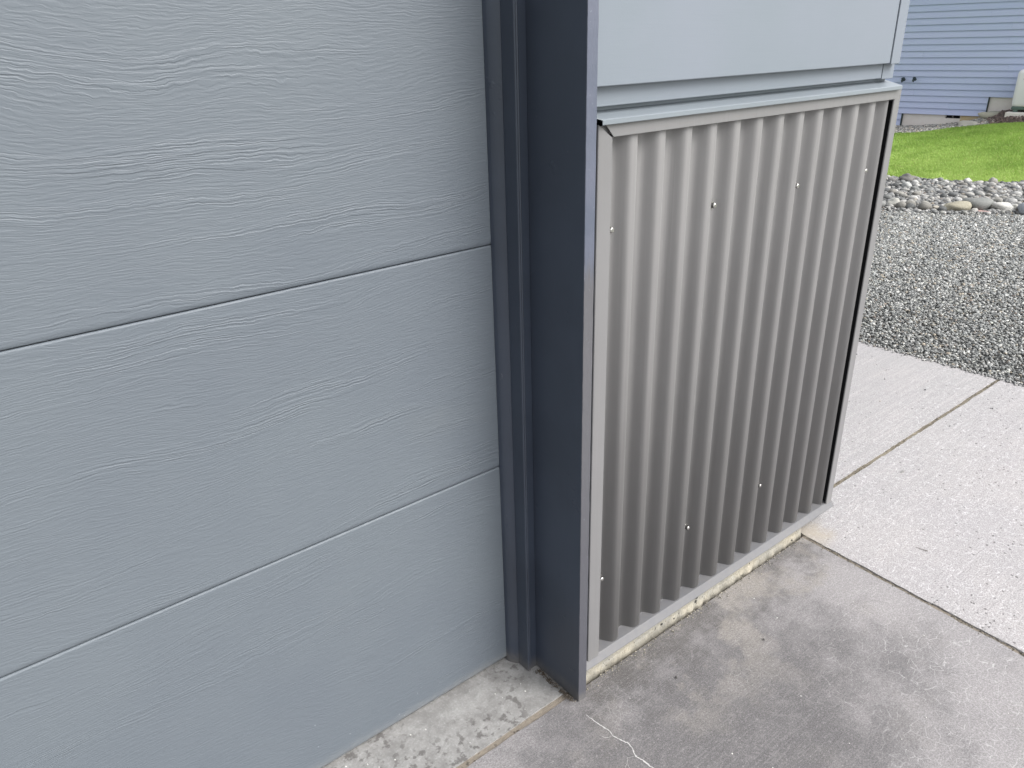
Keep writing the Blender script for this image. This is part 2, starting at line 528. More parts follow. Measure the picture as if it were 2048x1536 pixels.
def mat_floor():
    t = NT('garage_floor_concrete')
    p = t.obj()
    nm = t.noise(p, 22.0, 6, 0.7, 0.3).outputs[0]
    nf = t.noise(p, 200.0, 4, 0.7).outputs[0]
    c = t.mix(t.ramp(nm, 0.30, 0.70), (0.205, 0.201, 0.196, 1), (0.345, 0.341, 0.333, 1))
    sp_ = t.noise(t.obj((1, 1, 1), (5, 3, 0)), 48.0, 3, 0.6).outputs[0]
    gate = t.ramp(t.noise(p, 5.0, 3).outputs[0], 0.45, 0.6)
    c = t.mix(t.math('MULTIPLY', t.ramp(sp_, 0.52, 0.62), t.math('MULTIPLY', gate, 0.8)), c, (0.085, 0.078, 0.075, 1))
    c = t.mix(t.ramp(nf, 0.40, 0.62, 0.28, 0.0), c, (0.20, 0.19, 0.18, 1))
    c = t.mix(t.ramp(nf, 0.54, 0.7, 0.0, 0.4), c, (0.40, 0.40, 0.39, 1))
    vo = t.n('ShaderNodeTexVoronoi')
    t.t.links.new(p, vo.inputs['Vector'])
    vo.inputs['Scale'].default_value = 30.0
    gate2 = t.math('GREATER_THAN', t.n_sep(vo.outputs['Color']), 0.93)
    pit = t.math('MULTIPLY', t.ramp(vo.outputs['Distance'], 0.08, 0.13, 1.0, 0.0), gate2)
    c = t.mix(t.math('MULTIPLY', pit, 0.6), c, (0.1, 0.1, 0.1, 1))
    nrm = t.bump(t.math('ADD', nm, t.math('MULTIPLY', nf, 0.5)), 0.002, 0.7)
    return t.done(c, 0.85, nrm)


def mat_joint(name, a, b, dark):
    t = NT(name)
    p = t.obj()
    n1 = t.noise(p, 60.0, 5, 0.7).outputs[0]
    n2 = t.noise(p, 11.0, 3, 0.6).outputs[0]
    c = t.mix(t.ramp(n1, 0.3, 0.7), a, b)
    c = t.mix(t.math('MULTIPLY', t.ramp(n1, 0.52, 0.62), t.ramp(n2, 0.42, 0.6)), c, dark)
    nrm = t.bump(n1, 0.004, 1.0)
    return t.done(c, 0.9, nrm)


def mat_found():
    t = NT('foundation_concrete')
    p = t.obj()
    n1 = t.noise(p, 14.0, 5, 0.65).outputs[0]
    n2 = t.noise(p, 120.0, 4, 0.7).outputs[0]
    c = t.mix(t.ramp(n1, 0.35, 0.65), (0.33, 0.32, 0.285, 1), (0.41, 0.375, 0.30, 1))
    c = t.mix(t.ramp(n2, 0.35, 0.55, 0.45, 0.0), c, (0.30, 0.27, 0.21, 1))
    n3 = t.noise(p, 75.0, 2, 0.5).outputs[0]
    c = t.mix(t.ramp(n3, 0.66, 0.70), c, (0.03, 0.03, 0.025, 1))
    sp = t.n('ShaderNodeSeparateXYZ')
    t.t.links.new(p, sp.inputs[0])
    zz = t.math('ADD', sp.outputs[2], t.math('MULTIPLY', t.math('SUBTRACT', n1, 0.5), 0.05))
    c = t.mix(t.ramp(zz, -0.004, 0.016, 0.8, 0.0), c, (0.20, 0.185, 0.15, 1))
    nrm = t.bump(t.math('ADD', n2, n1), 0.004, 1.0)
    return t.done(c, 0.9, nrm)


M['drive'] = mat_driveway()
M['walk'] = mat_walk()
M['floor'] = mat_floor()
M['joint_tan'] = mat_joint('tan_joint_filler', (0.19, 0.165, 0.135, 1), (0.28, 0.24, 0.195, 1), (0.06, 0.052, 0.045, 1))
M['joint_moss'] = mat_joint('mossy_joint_filler', (0.15, 0.13, 0.10, 1), (0.30, 0.265, 0.20, 1), (0.07, 0.065, 0.05, 1))
M['found'] = mat_found()
M['crack'] = paint('crack_lime', (0.55, 0.54, 0.53), 0.9, 0.12)


def mat_tint(name, rough=0.8, bscale=60.0, bd=0.002, vary=0.25):
    """stones: colour comes from a per-stone attribute"""
    t = NT(name)
    at = t.n('ShaderNodeAttribute')
    at.attribute_name = 'tint'
    p = t.obj()
    n1 = t.noise(p, bscale, 4, 0.65).outputs[0]
    c = t.mix(t.ramp(n1, 0.35, 0.68, 0.0, vary), at.outputs['Color'], (0.62, 0.61, 0.58, 1))
    nrm = t.bump(n1, bd, 0.8)
    return t.done(c, rough, nrm)


M['stone'] = mat_tint('gravel_stone', 0.85, 220.0, 0.001, 0.2)
M['cobble'] = mat_tint('river_stone', 0.8, 40.0, 0.003, 0.18)


def mat_ground(name, a, b, scale, bd=0.01, rough=0.95):
    t = NT(name)
    p = t.obj()
    n1 = t.noise(p, scale, 5, 0.7).outputs[0]
    c = t.mix(t.ramp(n1, 0.35, 0.65), a, b)
    return t.done(c, rough, t.bump(n1, bd, 1.0))


M['gravelbase'] = mat_ground('gravel_bed_base', (0.045, 0.045, 0.045, 1), (0.38, 0.375, 0.365, 1), 75.0, 0.02)
M['soil'] = mat_ground('rock_bed_base', (0.025, 0.024, 0.022, 1), (0.09, 0.085, 0.08, 1), 30.0, 0.02)
M['mulch'] = mat_ground('bark_mulch', (0.035, 0.022, 0.018, 1), (0.15, 0.10, 0.085, 1), 60.0, 0.03)
M['ground'] = mat_ground('far_ground', (0.06, 0.10, 0.025, 1), (0.11, 0.17, 0.04, 1), 3.0, 0.02)


def mat_lawn():
    t = NT('lawn_soil_and_thatch')
    p = t.obj()
    n1 = t.noise(p, 1.1, 4, 0.6).outputs[0]
    n2 = t.noise(p, 45.0, 4, 0.7).outputs[0]
    c = t.mix(t.ramp(n1, 0.35, 0.65), (0.16, 0.24, 0.05, 1), (0.24, 0.32, 0.07, 1))
    c = t.mix(t.ramp(n2, 0.35, 0.65, 0.4, 0.0), c, (0.05, 0.08, 0.015, 1))
    return t.done(c, 0.9, t.bump(n2, 0.02, 1.0))


def mat_blade():
    t = NT('grass_blade')
    at = t.n('ShaderNodeAttribute')
    at.attribute_name = 'tint'
    tr = t.n('ShaderNodeBsdfTranslucent')
    t.t.links.new(at.outputs['Color'], tr.inputs[0])
    t.done(at.outputs['Color'], 0.5, None, 0.0, 0.3)
    mx = t.n('ShaderNodeMixShader')
    mx.inputs[0].default_value = 0.35
    t.t.links.new(t.b.outputs[0], mx.inputs[1])
    t.t.links.new(tr.outputs[0], mx.inputs[2])
    t.t.links.new(mx.outputs[0], t.t.nodes['Material Output'].inputs[0])
    return t.m


M['lawn'] = mat_lawn()
M['blade'] = mat_blade()


def mat_bluesiding():
    t = NT('blue_lap_siding')
    oi = t.n('ShaderNodeObjectInfo')
    p = t.obj()
    n1 = t.noise(t.obj((2.2, 1, 9)), 1.0, 4, 0.6).outputs[0]
    a = t.mix(oi.outputs['Random'], (0.510, 0.580, 0.800, 1), (0.545, 0.595, 0.820, 1))
    c = t.mix(t.ramp(n1, 0.35, 0.65, 0.0, 0.35), a, (0.545, 0.615, 0.810, 1))
    g = t.noise(t.obj((20, 1, 260)), 1.0, 3, 0.6).outputs[0]
    return t.done(c, 0.65, t.bump(g, 0.0008, 0.5))


M['blue'] = mat_bluesiding()
M['housefound'] = mat_ground('house_foundation_concrete', (0.80, 0.74, 0.69, 1), (0.84, 0.79, 0.75, 1), 4.0, 0.004)
M['tank'] = NT('white_enclosure_paint').done((0.90, 0.885, 0.90, 1), 0.5)
M['tankbase'] = NT('green_grey_base').done((0.10, 0.15, 0.13, 1), 0.6)
M['brass'] = NT('weathered_faucet_metal').done((0.055, 0.075, 0.075, 1), 0.45, None, 0.6)
M['twig'] = NT('dry_needle').done((0.09, 0.07, 0.05, 1), 0.8)


# ------------------------------------------------------------------ stones in bulk
def stone_variants(n, sub=1, seed=0, flat=0.7, rough=0.28):
    rg = np.random.default_rng(seed)
    out = []
    for k in range(n):
        bm = bmesh.new()
        bmesh.ops.create_icosphere(bm, subdivisions=sub, radius=0.5)
        V = np.array([v.co[:] for v in bm.verts])
        T = np.array([[v.index for v in f.verts] for f in bm.faces])
        bm.free()
        off = rg.uniform(0, 50, 3)
        d = np.array([mnoise.noise(Vector(v * 2.2 + off)) for v in V])
        V = V * (1 + rough * d)[:, None] * np.array([1, rg.uniform(0.65, 0.95), rg.uniform(flat - .15, flat + .1)])
        out.append((V, T))
    return out


def scatter(name, variants, pos, size, mat, tints, parent=None, smooth=False, tilt=0.35):
    """many small stones joined in one mesh; tints per stone as colour attribute"""
    N = len(pos)
    vi = RNG.integers(0, len(variants), N)
    VV, TT, CC = [], [], []
    base = 0
    for k, (V, T) in enumerate(variants):
        idx = np.where(vi == k)[0]
        if len(idx) == 0: continue
        m = len(idx)
        a = RNG.uniform(0, 2 * np.pi, m)
        b = RNG.normal(0, tilt, m)
        ca, sa, cb, sb = np.cos(a), np.sin(a), np.cos(b), np.sin(b)
        P = V[None] * size[idx][:, None, None]
        x, y, z = P[..., 0], P[..., 1], P[..., 2]
        y, z = y * cb[:, None] - z * sb[:, None], y * sb[:, None] + z * cb[:, None]
        x, y = x * ca[:, None] - y * sa[:, None], x * sa[:, None] + y * ca[:, None]
        P = np.stack([x, y, z], -1) + pos[idx][:, None, :]
        nv = V.shape[0]
        VV.append(P.reshape(-1, 3))
        TT.append((T[None] + (np.arange(m) * nv)[:, None, None] + base).reshape(-1, 3))
        CC.append(np.repeat(tints[idx], nv, axis=0))
        base += m * nv
    VV, TT, CC = np.concatenate(VV), np.concatenate(TT), np.concatenate(CC)
    me = bpy.data.meshes.new(name)
    me.vertices.add(len(VV))
    me.vertices.foreach_set('co', VV.astype(np.float32).ravel())
    me.loops.add(TT.size)
    me.loops.foreach_set('vertex_index', TT.astype(np.int32).ravel())
    me.polygons.add(len(TT))
    me.polygons.foreach_set('loop_start', (np.arange(len(TT)) * 3).astype(np.int32))
    if smooth:
        me.polygons.foreach_set('use_smooth', np.ones(len(TT), dtype=bool))
    me.update(calc_edges=True)
    ca_ = me.color_attributes.new('tint', 'FLOAT_COLOR', 'POINT')
    rgba = np.concatenate([CC, np.ones((len(CC), 1))], 1).astype(np.float32)
    ca_.data.foreach_set('color', rgba.ravel())
    return link_mesh(name, me, mat, parent)


def stone_tints(n, light=0.5, rg=RNG):
    """mix of grey, pale and brownish stones"""
    pal = np.array([[.13, .135, .135], [.20, .205, .205], [.30, .30, .295], [.42, .41, .40], [.55, .54, .52],
                    [.30, .255, .20], [.22, .17, .14], [.075, .08, .085], [.34, .34, .31]])
    w = np.array([.17, .22, .22, .12, .05, .05, .02, .09, .06])
    k = rg.choice(len(pal), n, p=w / w.sum())
    return pal[k] * rg.uniform(0.8, 1.2, (n, 1)) * light / 0.5


# ================================================================== THE SETTING
# garden plan: curves given as plan points, in matching order from the back to the front
A = [(4.9, 7.4, 0), (5.6, 4.6, 0), (6.02, 2.98, 0), (6.20, 2.52, 0), (6.58, 2.13, 0), (7.3, 1.45, 0), (8.6, 0.2, 0), (10.0, -2.2, 0)]
B = [(6.4, 7.9, 0.02), (7.05, 5.0, 0.01), (7.46, 3.61, 0), (7.58, 3.05, 0), (7.91, 2.61, 0), (8.7, 1.9, 0), (9.9, 0.6, 0), (11.5, -2.0, 0)]
C_ = [(9.9, 9.5, 0), (10.35, 7.0, 0), (10.68, 5.18, 0), (11.40, 4.69, 0.046), (11.64, 4.01, 0.125), (12.0, 3.0, 0.14), (12.35, 1.2, 0.15), (12.8, -2.0, 0.15)]
D_ = [(11.3, 9.6, 0), (11.65, 7.0, 0), (11.86, 5.73, -0.025), (12.02, 4.95, 0.055), (12.12, 4.35, 0.215), (12.30, 3.2, 0.22), (12.62, 1.2, 0.22), (13.1, -2.0, 0.22)]
E_ = [(3.17, 9.0, 0), (3.20, 5.0, 0), (3.222, 2.5, 0), (3.235, 1.57, 0), (3.255, 0.90, 0), (3.27, 0.1, 0), (3.29, -1.6, 0), (3.31, -3.6, 0)]


def crv(P, t):
    t = min(max(t, 0.0), len(P) - 1.0001)
    i = int(t)
    f = t - i
    p0, p1, p2, p3 = [Vector(P[min(max(i + k, 0), len(P) - 1)]) for k in (-1, 0, 1, 2)]
    return 0.5 * ((2 * p1) + (-p0 + p2) * f + (2 * p0 - 5 * p1 + 4 * p2 - p3) * f * f + (-p0 + 3 * p1 - 3 * p2 + p3) * f ** 3)


def strip_pt(P, Q, s, t):
    return crv(P, t).lerp(crv(Q, t), s)


def bulge(s, t):
    f = min(max((t - 3.2) / 0.7, 0), 1)
    return 0.062 * f * f * (3 - 2 * f) * math.sin(math.pi * min(max(s, 0), 1)) ** 0.7


def strip_mesh(name, P, Q, ns, nt, dz, mat, bumpy=0.0, lo=0.0, hi=0.0, bg=False):
    bm = bmesh.new()
    g = []
    for i in range(nt + 1):
        t = (len(P) - 1) * i / nt
        row = []
        for j in range(ns + 1):
            s = lo + (1 + hi - lo) * j / ns
            p = strip_pt(P, Q, s, t)
            z = p.z + dz + bumpy * mnoise.noise(Vector((p.x * 1.3, p.y * 1.3, 0)))
            if bg: z += bulge(s, t)
            row.append(bm.verts.new((p.x, p.y, z)))
        g.append(row)
    for i in range(nt):
        for j in range(ns):
            bm.faces.new((g[i][j], g[i][j + 1], g[i + 1][j + 1], g[i + 1][j]))
    return from_bm(name, bm, mat, smooth=True)


# wide ground to the horizon
bm = bmesh.new()
for q in [(-900, -900), (900, -900), (900, 900), (-900, 900)]:
    bm.verts.new((q[0], q[1], -0.14))
bm.faces.new(bm.verts)
tag(from_bm('ground', bm, M['ground']), kind='structure')

tag(strip_mesh('gravel_yard', E_, A, 16, 40, -0.022, M['gravelbase'], 0.006, -0.02, 0.03), kind='structure')
tag(strip_mesh('rock_bed_ground', A, B, 10, 40, -0.03, M['soil'], 0.01, 0.0, 0.0), kind='structure')
tag(strip_mesh('lawn', B, C_, 24, 60, -0.012, M['lawn'], 0.0, -0.03, 0.02), kind='structure')
tag(strip_mesh('planting_bed_ground', C_, D_, 10, 60, -0.02, M['mulch'], 0.02, 0.0, 0.35, True), kind='structure')

# driveway slab, walkway slabs and garage floor
JX = lambda y: 1.7305 - 0.0455 * (0.905 - y) if y > -1 else 1.7305 - 0.0455 * 1.905   # slightly skewed joint line


def slab(name, pts, z0, z1, mat, parent=None, bevel=0.004):
    bm = bmesh.new()
    n = len(pts)
    lo = [bm.verts.new((p[0], p[1], z0)) for p in pts]
    hi = [bm.verts.new((p[0], p[1], z1)) for p in pts]
    bm.faces.new(lo[::-1])
    top = bm.faces.new(hi)
    for i in range(n):
        j = (i + 1) % n
        bm.faces.new((lo[i], lo[j], hi[j], hi[i]))
    bmesh.ops.bevel(bm, geom=list(top.edges), offset=bevel, segments=2, profile=0.5, affect='EDGES')
    return from_bm(name, bm, mat, parent)


def wobble_line(p, q, n, amp, seed):
    """jittered points of an edge between two corners, ends kept"""
    out = []
    for i in range(n + 1):
        f = i / n
        x, y = p[0] + (q[0] - p[0]) * f, p[1] + (q[1] - p[1]) * f
        L = math.hypot(q[0] - p[0], q[1] - p[1])
        nx, ny = -(q[1] - p[1]) / L, (q[0] - p[0]) / L
        w = amp * (mnoise.noise(Vector((f * L * 14, seed, 0))) + 0.7 * mnoise.noise(Vector((f * L * 60, seed, 3)))) * (0 if i in (0, n) else 1)
        out.append((x + nx * w, y + ny * w))
    return out


drive_pts = ([(-7.0, -6.5), (JX(-6.5) - 0.004, -6.5)] + wobble_line((JX(-1) - 0.004, -1.0), (JX(.905) - 0.004, 0.905), 160, 0.0045, 1.0)
             + wobble_line((0.86, 0.903), (-1.0, 0.903), 60, 0.003, 2.0) + [(-7.0, 0.903)])
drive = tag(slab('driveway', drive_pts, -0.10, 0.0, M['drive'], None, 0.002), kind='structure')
floor = tag(slab('garage_floor', wobble_line((-4.2, 0.9185), (0.86, 0.9185), 80, 0.003, 5.0) + [(0.86, 3.0), (-4.2, 3.0)],
                 -0.10, 0.001, M['floor'], None, 0.004), kind='structure')
tag(box('joint_filler', -4.2, 0.862, 0.899, 0.922, -0.10, -0.0030, M['joint_tan']), kind='structure')

walk = tag(empty('walkway', (1.73, -1.0, 0)), kind='structure')


def wpart(o):
    o.parent = walk
    o.matrix_parent_inverse = Matrix.Translation((-1.73, 1.0, 0))
    return o


pa = ([(JX(-6.5) + 0.004, -6.5), (3.40, -6.5), (3.275, 0.1), (3.255, 0.90)] + [(3.2535, 0.981)]
      + wobble_line((3.2535, 0.983), (JX(.985) + 0.02, 0.983), 120, 0.003, 8.0)[1:]
      + wobble_line((JX(.905) + 0.0055, 0.905), (JX(-1) + 0.0055, -1.0), 160, 0.0045, 9.0))
wpart(slab('slab', pa, -0.10, 0.003, M['walk'], None, 0.003))
pb = wobble_line((1.735, 0.997), (3.2525, 0.997), 120, 0.003, 12.0) + [(3.235, 1.57), (3.18, 5.0), (1.735, 5.0)]
wpart(slab('slab', pb, -0.10, 0.003, M['walk'], None, 0.003))
wpart(box('joint_filler', 1.735, 3.252, 0.974, 1.007, -0.10, -0.0005, M['joint_moss']))
bm = bmesh.new()
vs = [bm.verts.new(p) for p in ((JX(-6.5) - .010, -6.5, -.0010), (JX(-6.5) + .010, -6.5, -.0010), (JX(-1) + .010, -1, -.0010), (JX(.905) + .010, .906, -.0010),
                                (JX(.905) - .010, .906, -.0010), (JX(-1) - .010, -1, -.0010))]
bm.faces.new(vs)
wpart(from_bm('joint_filler', bm, M['joint_tan']))

# the long pale crack running away from the foot of the post
CR = [(0.833, 0.846), (0.8345, 0.821), (0.838, 0.799), (0.841, 0.786), (0.8375, 0.770), (0.842, 0.754), (0.849, 0.738), (0.845, 0.725),
      (0.8375, 0.709), (0.841, 0.693), (0.842, 0.674), (0.850, 0.640), (0.843, 0.600), (0.852, 0.55), (0.846, 0.48), (0.86, 0.40), (0.855, 0.30), (0.87, 0.1), (0.86, -0.2)]
BR = [[(0.8375, 0.709), (0.822, 0.716), (0.812, 0.708), (0.797, 0.700)], [(0.849, 0.738), (0.866, 0.741), (0.872, 0.733)],
      [(0.812, 0.708), (0.806, 0.690), (0.797, 0.684)], [(0.8375, 0.77), (0.822, 0.779), (0.818, 0.79)]]


def ribbon(bm, pts, w, zz, sd):
    rg = random.Random(sd)
    fine = []
    for (a, b) in zip(pts[:-1], pts[1:]):
        n = max(2, int(math.hypot(b[0] - a[0], b[1] - a[1]) / 0.003))
        for i in range(n):
            f = i / n
            fine.append((a[0] + (b[0] - a[0]) * f + rg.uniform(-.0009, .0009), a[1] + (b[1] - a[1]) * f + rg.uniform(-.0009, .0009)))
    prev = None
    m = len(fine)
    for i, p in enumerate(fine):
        d = Vector((fine[min(i + 1, m - 1)][0] - fine[max(i - 1, 0)][0], fine[min(i + 1, m - 1)][1] - fine[max(i - 1, 0)][1], 0)).normalized()
        nn = Vector((-d.y, d.x, 0))
        ww = w * rg.uniform(0.35, 1.0) * (0.3 + 0.7 * min(1, i / 12, (m - i) / 8)) * (0.6 + 0.8 * abs(mnoise.noise(Vector((i * 0.11, sd, 0)))))
        c = Vector((p[0], p[1], zz))
        l, r = bm.verts.new(c + nn * ww), bm.verts.new(c - nn * ww)
        if prev: bm.faces.new((prev[0], prev[1], r, l))
        prev = (l, r)


bm = bmesh.new()
ribbon(bm, CR, 0.0021, 0.0006, 3)
for k, b in enumerate(BR): ribbon(bm, b, 0.0009, 0.0006, 10 + k)
from_bm('crack', bm, M['crack'], drive)

# ================================================================== THE GARAGE
garage = empty('garage_building', (0, 1.0, 0))
tag(garage, 'grey garage with ribbed metal wainscot, navy door post and wide embossed overhead door', 'garage')
GI = Matrix.Translation((0, -1.0, 0))


def gpart(o, label=None):
    o.parent = garage
    o.matrix_parent_inverse = GI
    if label: o['label'] = label
    return o


# core walls
bm = bmesh.new()
bm_box(bm, 0.868, 1.808, 0.945, 1.10, 0.052, 2.72)
bm_box(bm, 1.70, 1.8079, 1.1005, 7.0, 0.052, 2.72)
bm_box(bm, -6.0, -4.2, 0.945, 1.10, 0.052, 2.72)
bm_box(bm, -4.1995, 0.8675, 0.93, 1.06, 2.345, 2.72)
bm_box(bm, -6.0, 1.6995, 6.9, 6.9995, 0.052, 2.72)
bm_box(bm, -6.0, -5.9, 1.1005, 6.8995, 0.052, 2.72)
gpart(from_bm('wall', bm, M['side']))
bm = bmesh.new()
# foundation face subdivided and roughened
nx = 170
prof = [(0.9135, -0.1), (0.912, 0.004), (0.914, 0.018), (0.9125, 0.034), (0.914, 0.046), (0.95, 0.046), (0.95, -0.1)]
rows = []
for i in range(nx + 1):
    x = 0.866 + (1.7285 - 0.866) * i / nx
    row = []
    for j, (py, pz) in enumerate(prof):
        a = 0.006 if j in (1, 2) else (0.0025 if j in (3,) else 0)
        if j == 1: a = 0.010
        w = a * mnoise.noise(Vector((x * 30, j * 3.1, 0))) + a * 0.6 * mnoise.noise(Vector((x * 9, 5, 0)))
        row.append(bm.verts.new((x, py - abs(w), pz)))
    rows.append(row)
for i in range(nx):
    for j in range(len(prof)):
        k = (j + 1) % len(prof)
        bm.faces.new((rows[i][j], rows[i][k], rows[i + 1][k], rows[i + 1][j]))
bm.faces.new(rows[0][::-1])
bm.faces.new(rows[-1])
bm_box(bm, 1.60, 1.727, 0.9505, 6.95, -0.1, 0.0461, 0.0)
gpart(from_bm('foundation', bm, M['found'], smooth=False))
gpart(box('foundation', -6.0, -4.2, 0.914, 1.1, -0.1, 0.046, M['found']))
gpart(box('sheathing_end', 1.730, 1.768, 0.921, 0.955, 0.018, 0.050, M['wood'], None, 0.002))
bm = bmesh.new()
bm_box(bm, 1.7302, 1.836, 0.955, 6.95, 0.040, 0.0515)
gpart(from_bm('soffit_strip', bm, M['wood']))

# overhead door
door = gpart(box('garage_door', -4.15, 0.825, 1.112, 1.122, 0.0, 2.36, M['dark']),
             'wide grey overhead door of embossed woodgrain sections')
seams = [0.0085, 0.5116, 0.966, 1.421, 1.876, 2.331]


def panel_profile(z0, z1):
    y = 1.075
    g = 0.0007
    p = []
    # bottom: deep soft roll, top: tight roll
    for k in range(7):
        a = math.pi / 2 * k / 6
        p.append((y + 0.0034 * (1 - math.sin(a)), z0 + g + 0.009 * (1 - math.cos(a))))
    for k in range(1, 6):
        a = math.pi / 2 * k / 5
        p.append((y + 0.0030 * (1 - math.cos(a)), z1 - g - 0.0040 + 0.0040 * math.sin(a)))
    p.append((y + 0.034, z1 - g))
    p.append((y + 0.034, z0 + g))
    return p


for k in range(5):
    z0, z1 = seams[k], seams[k + 1]
    bm = bmesh.new()
    bm_prism(bm, panel_profile(z0, z1), -4.14, 0.8225)
    o = from_bm('door_panel', bm, M['door'], door)
bm = bmesh.new()
pr = [(1.096 + 0.008 * math.cos(a), 0.0048 + 0.0046 * math.sin(a)) for a in [math.pi * (0.5 + i / 10) for i in range(11)]]
bm_prism(bm, pr + [(1.106, 0.0002), (1.106, 0.0094)], -4.14, 0.8225)
from_bm('bottom_seal', bm, M['rubber'], door)

# navy door post: jamb board, stop and rubber flap
bm = bmesh.new()
bm_box(bm, 0.843, 0.8648, 0.880, 1.14, 0.0015, 2.345, 0.0009, 1)
post = gpart(from_bm('door_post', bm, M['navy']), 'dark navy painted door post')
# outer edge of the board, bleached paint, also lightened in colour for facing open sky; skin 0.6 mm proud with small chips along its corner
bm = bmesh.new()
nz = 420
L, Rr = [], []
for i in range(nz + 1):
    z = 0.002 + 2.34 * i / nz
    e = 0.0006 * mnoise.noise(Vector((z * 45, 0, 0))) + 0.0007 * max(0, mnoise.noise(Vector((z * 160, 4, 0))) - 0.25)
    L.append((bm.verts.new((0.8434 + e, 0.8794, z)), bm.verts.new((0.8434 + e, 0.8802, z))))
    e2 = 0.0009 * mnoise.noise(Vector((z * 30, 9, 0)))
    Rr.append((bm.verts.new((0.8648 + e2, 0.8794, z)), bm.verts.new((0.8652 + e2, 0.884, z))))
for i in range(nz):
    bm.faces.new((L[i][0], L[i + 1][0], Rr[i + 1][0], Rr[i][0]))
    bm.faces.new((L[i][1], L[i + 1][1], L[i + 1][0], L[i][0]))
    bm.faces.new((Rr[i][0], Rr[i + 1][0], Rr[i + 1][1], Rr[i][1]))
from_bm('outer_edge', bm, M['postedge'], post)
# wood stop with a small step: two bright arrises
bm = bmesh.new()
stop = [(0.8165, 1.0475), (0.8165, 1.0158), (0.8183, 1.0138), (0.8206, 1.0150), (0.8224, 1.0138), (0.8244, 1.0150), (0.8250, 1.0172),
        (0.8422, 1.0172), (0.8429, 1.0475)]
bm_prism(bm, stop, 0.0025, 2.34, axis='z')
from_bm('door_stop', bm, M['navy'], post)
bm = bmesh.new()
fl = []
for k in range(9):
    f = k / 8
    x = 0.8012 + (0.8163 - 0.8012) * f
    y = 1.0742 - (1.0742 - 1.0482) * (f ** 0.62)
    fl.append((x, y))
fl += [(0.8290, 1.0482), (0.8290, 1.0735)]
bm_prism(bm, fl, 0.0015, 2.34, axis='z')
from_bm('weather_seal', bm, M['navy'], post)
# nail dimples on the stop and post
bm = bmesh.new()
for (x, y, z) in [(0.8164, 1.03, 1.12), (0.8164, 1.033, 0.42), (0.8164, 1.027, 0.76), (0.8164, 1.028, 0.11),
                  (0.8429, 0.985, 1.065), (0.8429, 0.92, 0.87), (0.8429, 0.915, 0.55), (0.8429, 0.94, 0.30)]:
    bmesh.ops.create_uvsphere(bm, u_segments=8, v_segments=6, radius=0.0016, matrix=Matrix.Translation((x, y, z)) @ Matrix.Diagonal((0.35, 1, 1, 1)))
tag(from_bm('nail_heads', bm, M['navy'], post), kind='stuff')

# corrugated sheet
PITCH, C0 = 0.0702, 0.986
ys, AMP = 0.9235, 0.0115
bm = bmesh.new()
xs = []
x = 0.9015
while x < 1.8250:
    xs.append(x)
    x += PITCH / 18
front_b, front_t = [], []
for x in xs:
    ph = 2 * math.pi * (x - C0) / PITCH
    cph = math.cos(ph)
    y = ys - AMP * (cph * 1.13 - 0.13 * math.cos(3 * ph))
    front_b.append(bm.verts.new((x, y, 0.0645)))
    front_t.append(bm.verts.new((x, y, 1.168)))
back_b = [bm.verts.new((v.co.x, v.co.y + 0.0012, v.co.z)) for v in front_b]
back_t = [bm.verts.new((v.co.x, v.co.y + 0.0012, v.co.z)) for v in front_t]
for i in range(len(xs) - 1):
    f = bm.faces.new((front_b[i], front_b[i + 1], front_t[i + 1], front_t[i]))
    f.smooth = True
    f = bm.faces.new((back_b[i + 1], back_b[i], back_t[i], back_t[i + 1]))
    f.smooth = True
    bm.faces.new((back_b[i], back_b[i + 1], front_b[i + 1], front_b[i]))
me = bpy.data.meshes.new('corrugated_panel')
bm.to_mesh(me)
bm.free()
corr = gpart(link_mesh('corrugated_panel', me, M['corr']), 'taupe corrugated metal sheet')
gpart(box('slot_shade_backing', 0.900, 1.857, 0.9365, 0.9448, 0.066, 1.17, M['dark']))  # near-black colour stands in for the shade behind the sheet
gpart(box('slot_shade_backing', 1.8400, 1.8570, 0.9090, 0.9360, 0.066, 1.145, M['dark']))  # blackened block, painted shade inside the corner trim slot


def screw_bm():
    bm = bmesh.new()
    R90 = Matrix.Rotation(math.pi / 2, 4, 'X')
    bmesh.ops.create_cone(bm, cap_ends=True, segments=20, radius1=0.0058, radius2=0.0050, depth=0.0018, matrix=Matrix.Translation((0, -0.0010, 0)) @ R90)
    bmesh.ops.create_cone(bm, cap_ends=True, segments=6, radius1=0.0038, radius2=0.0036, depth=0.0062, matrix=Matrix.Translation((0, -0.0046, 0)) @ R90)
    bmesh.ops.create_cone(bm, cap_ends=True, segments=10, radius1=0.0034, radius2=0.0022, depth=0.0012, matrix=Matrix.Translation((0, -0.0082, 0)) @ R90)
    bmesh.ops.recalc_face_normals(bm, faces=bm.faces)
    for f in bm.faces:
        c = f.calc_center_median()
        f.material_index = 1 if (-0.0076 < c.y < -0.0018 and abs(f.normal.y) < 0.7) else 0
    me = bpy.data.meshes.new('screw')
    bm.to_mesh(me)
    bm.free()
    me.materials.append(M['screw'])
    me.materials.append(M['screwside'])
    return me


sm = screw_bm()
for (x, z) in [(0.951, 0.992), (1.2318, 0.994), (1.5126, 0.995), (1.7934, 0.994), (0.951, 0.244), (1.2318, 0.246), (1.5126, 0.247)]:
    o = link_mesh('screw', sm, M['screw'], corr)
    o.location = (x, 0.9335, z)
    o.scale = (1.45, 1.25, 1.45)
    o.rotation_euler = (random.uniform(-.06, .06), random.uniform(0, 1), random.uniform(-.06, .06))

# metal frame trims (mitred corners)
YF = 0.906
ZB, ZT = 0.0655, 1.1700


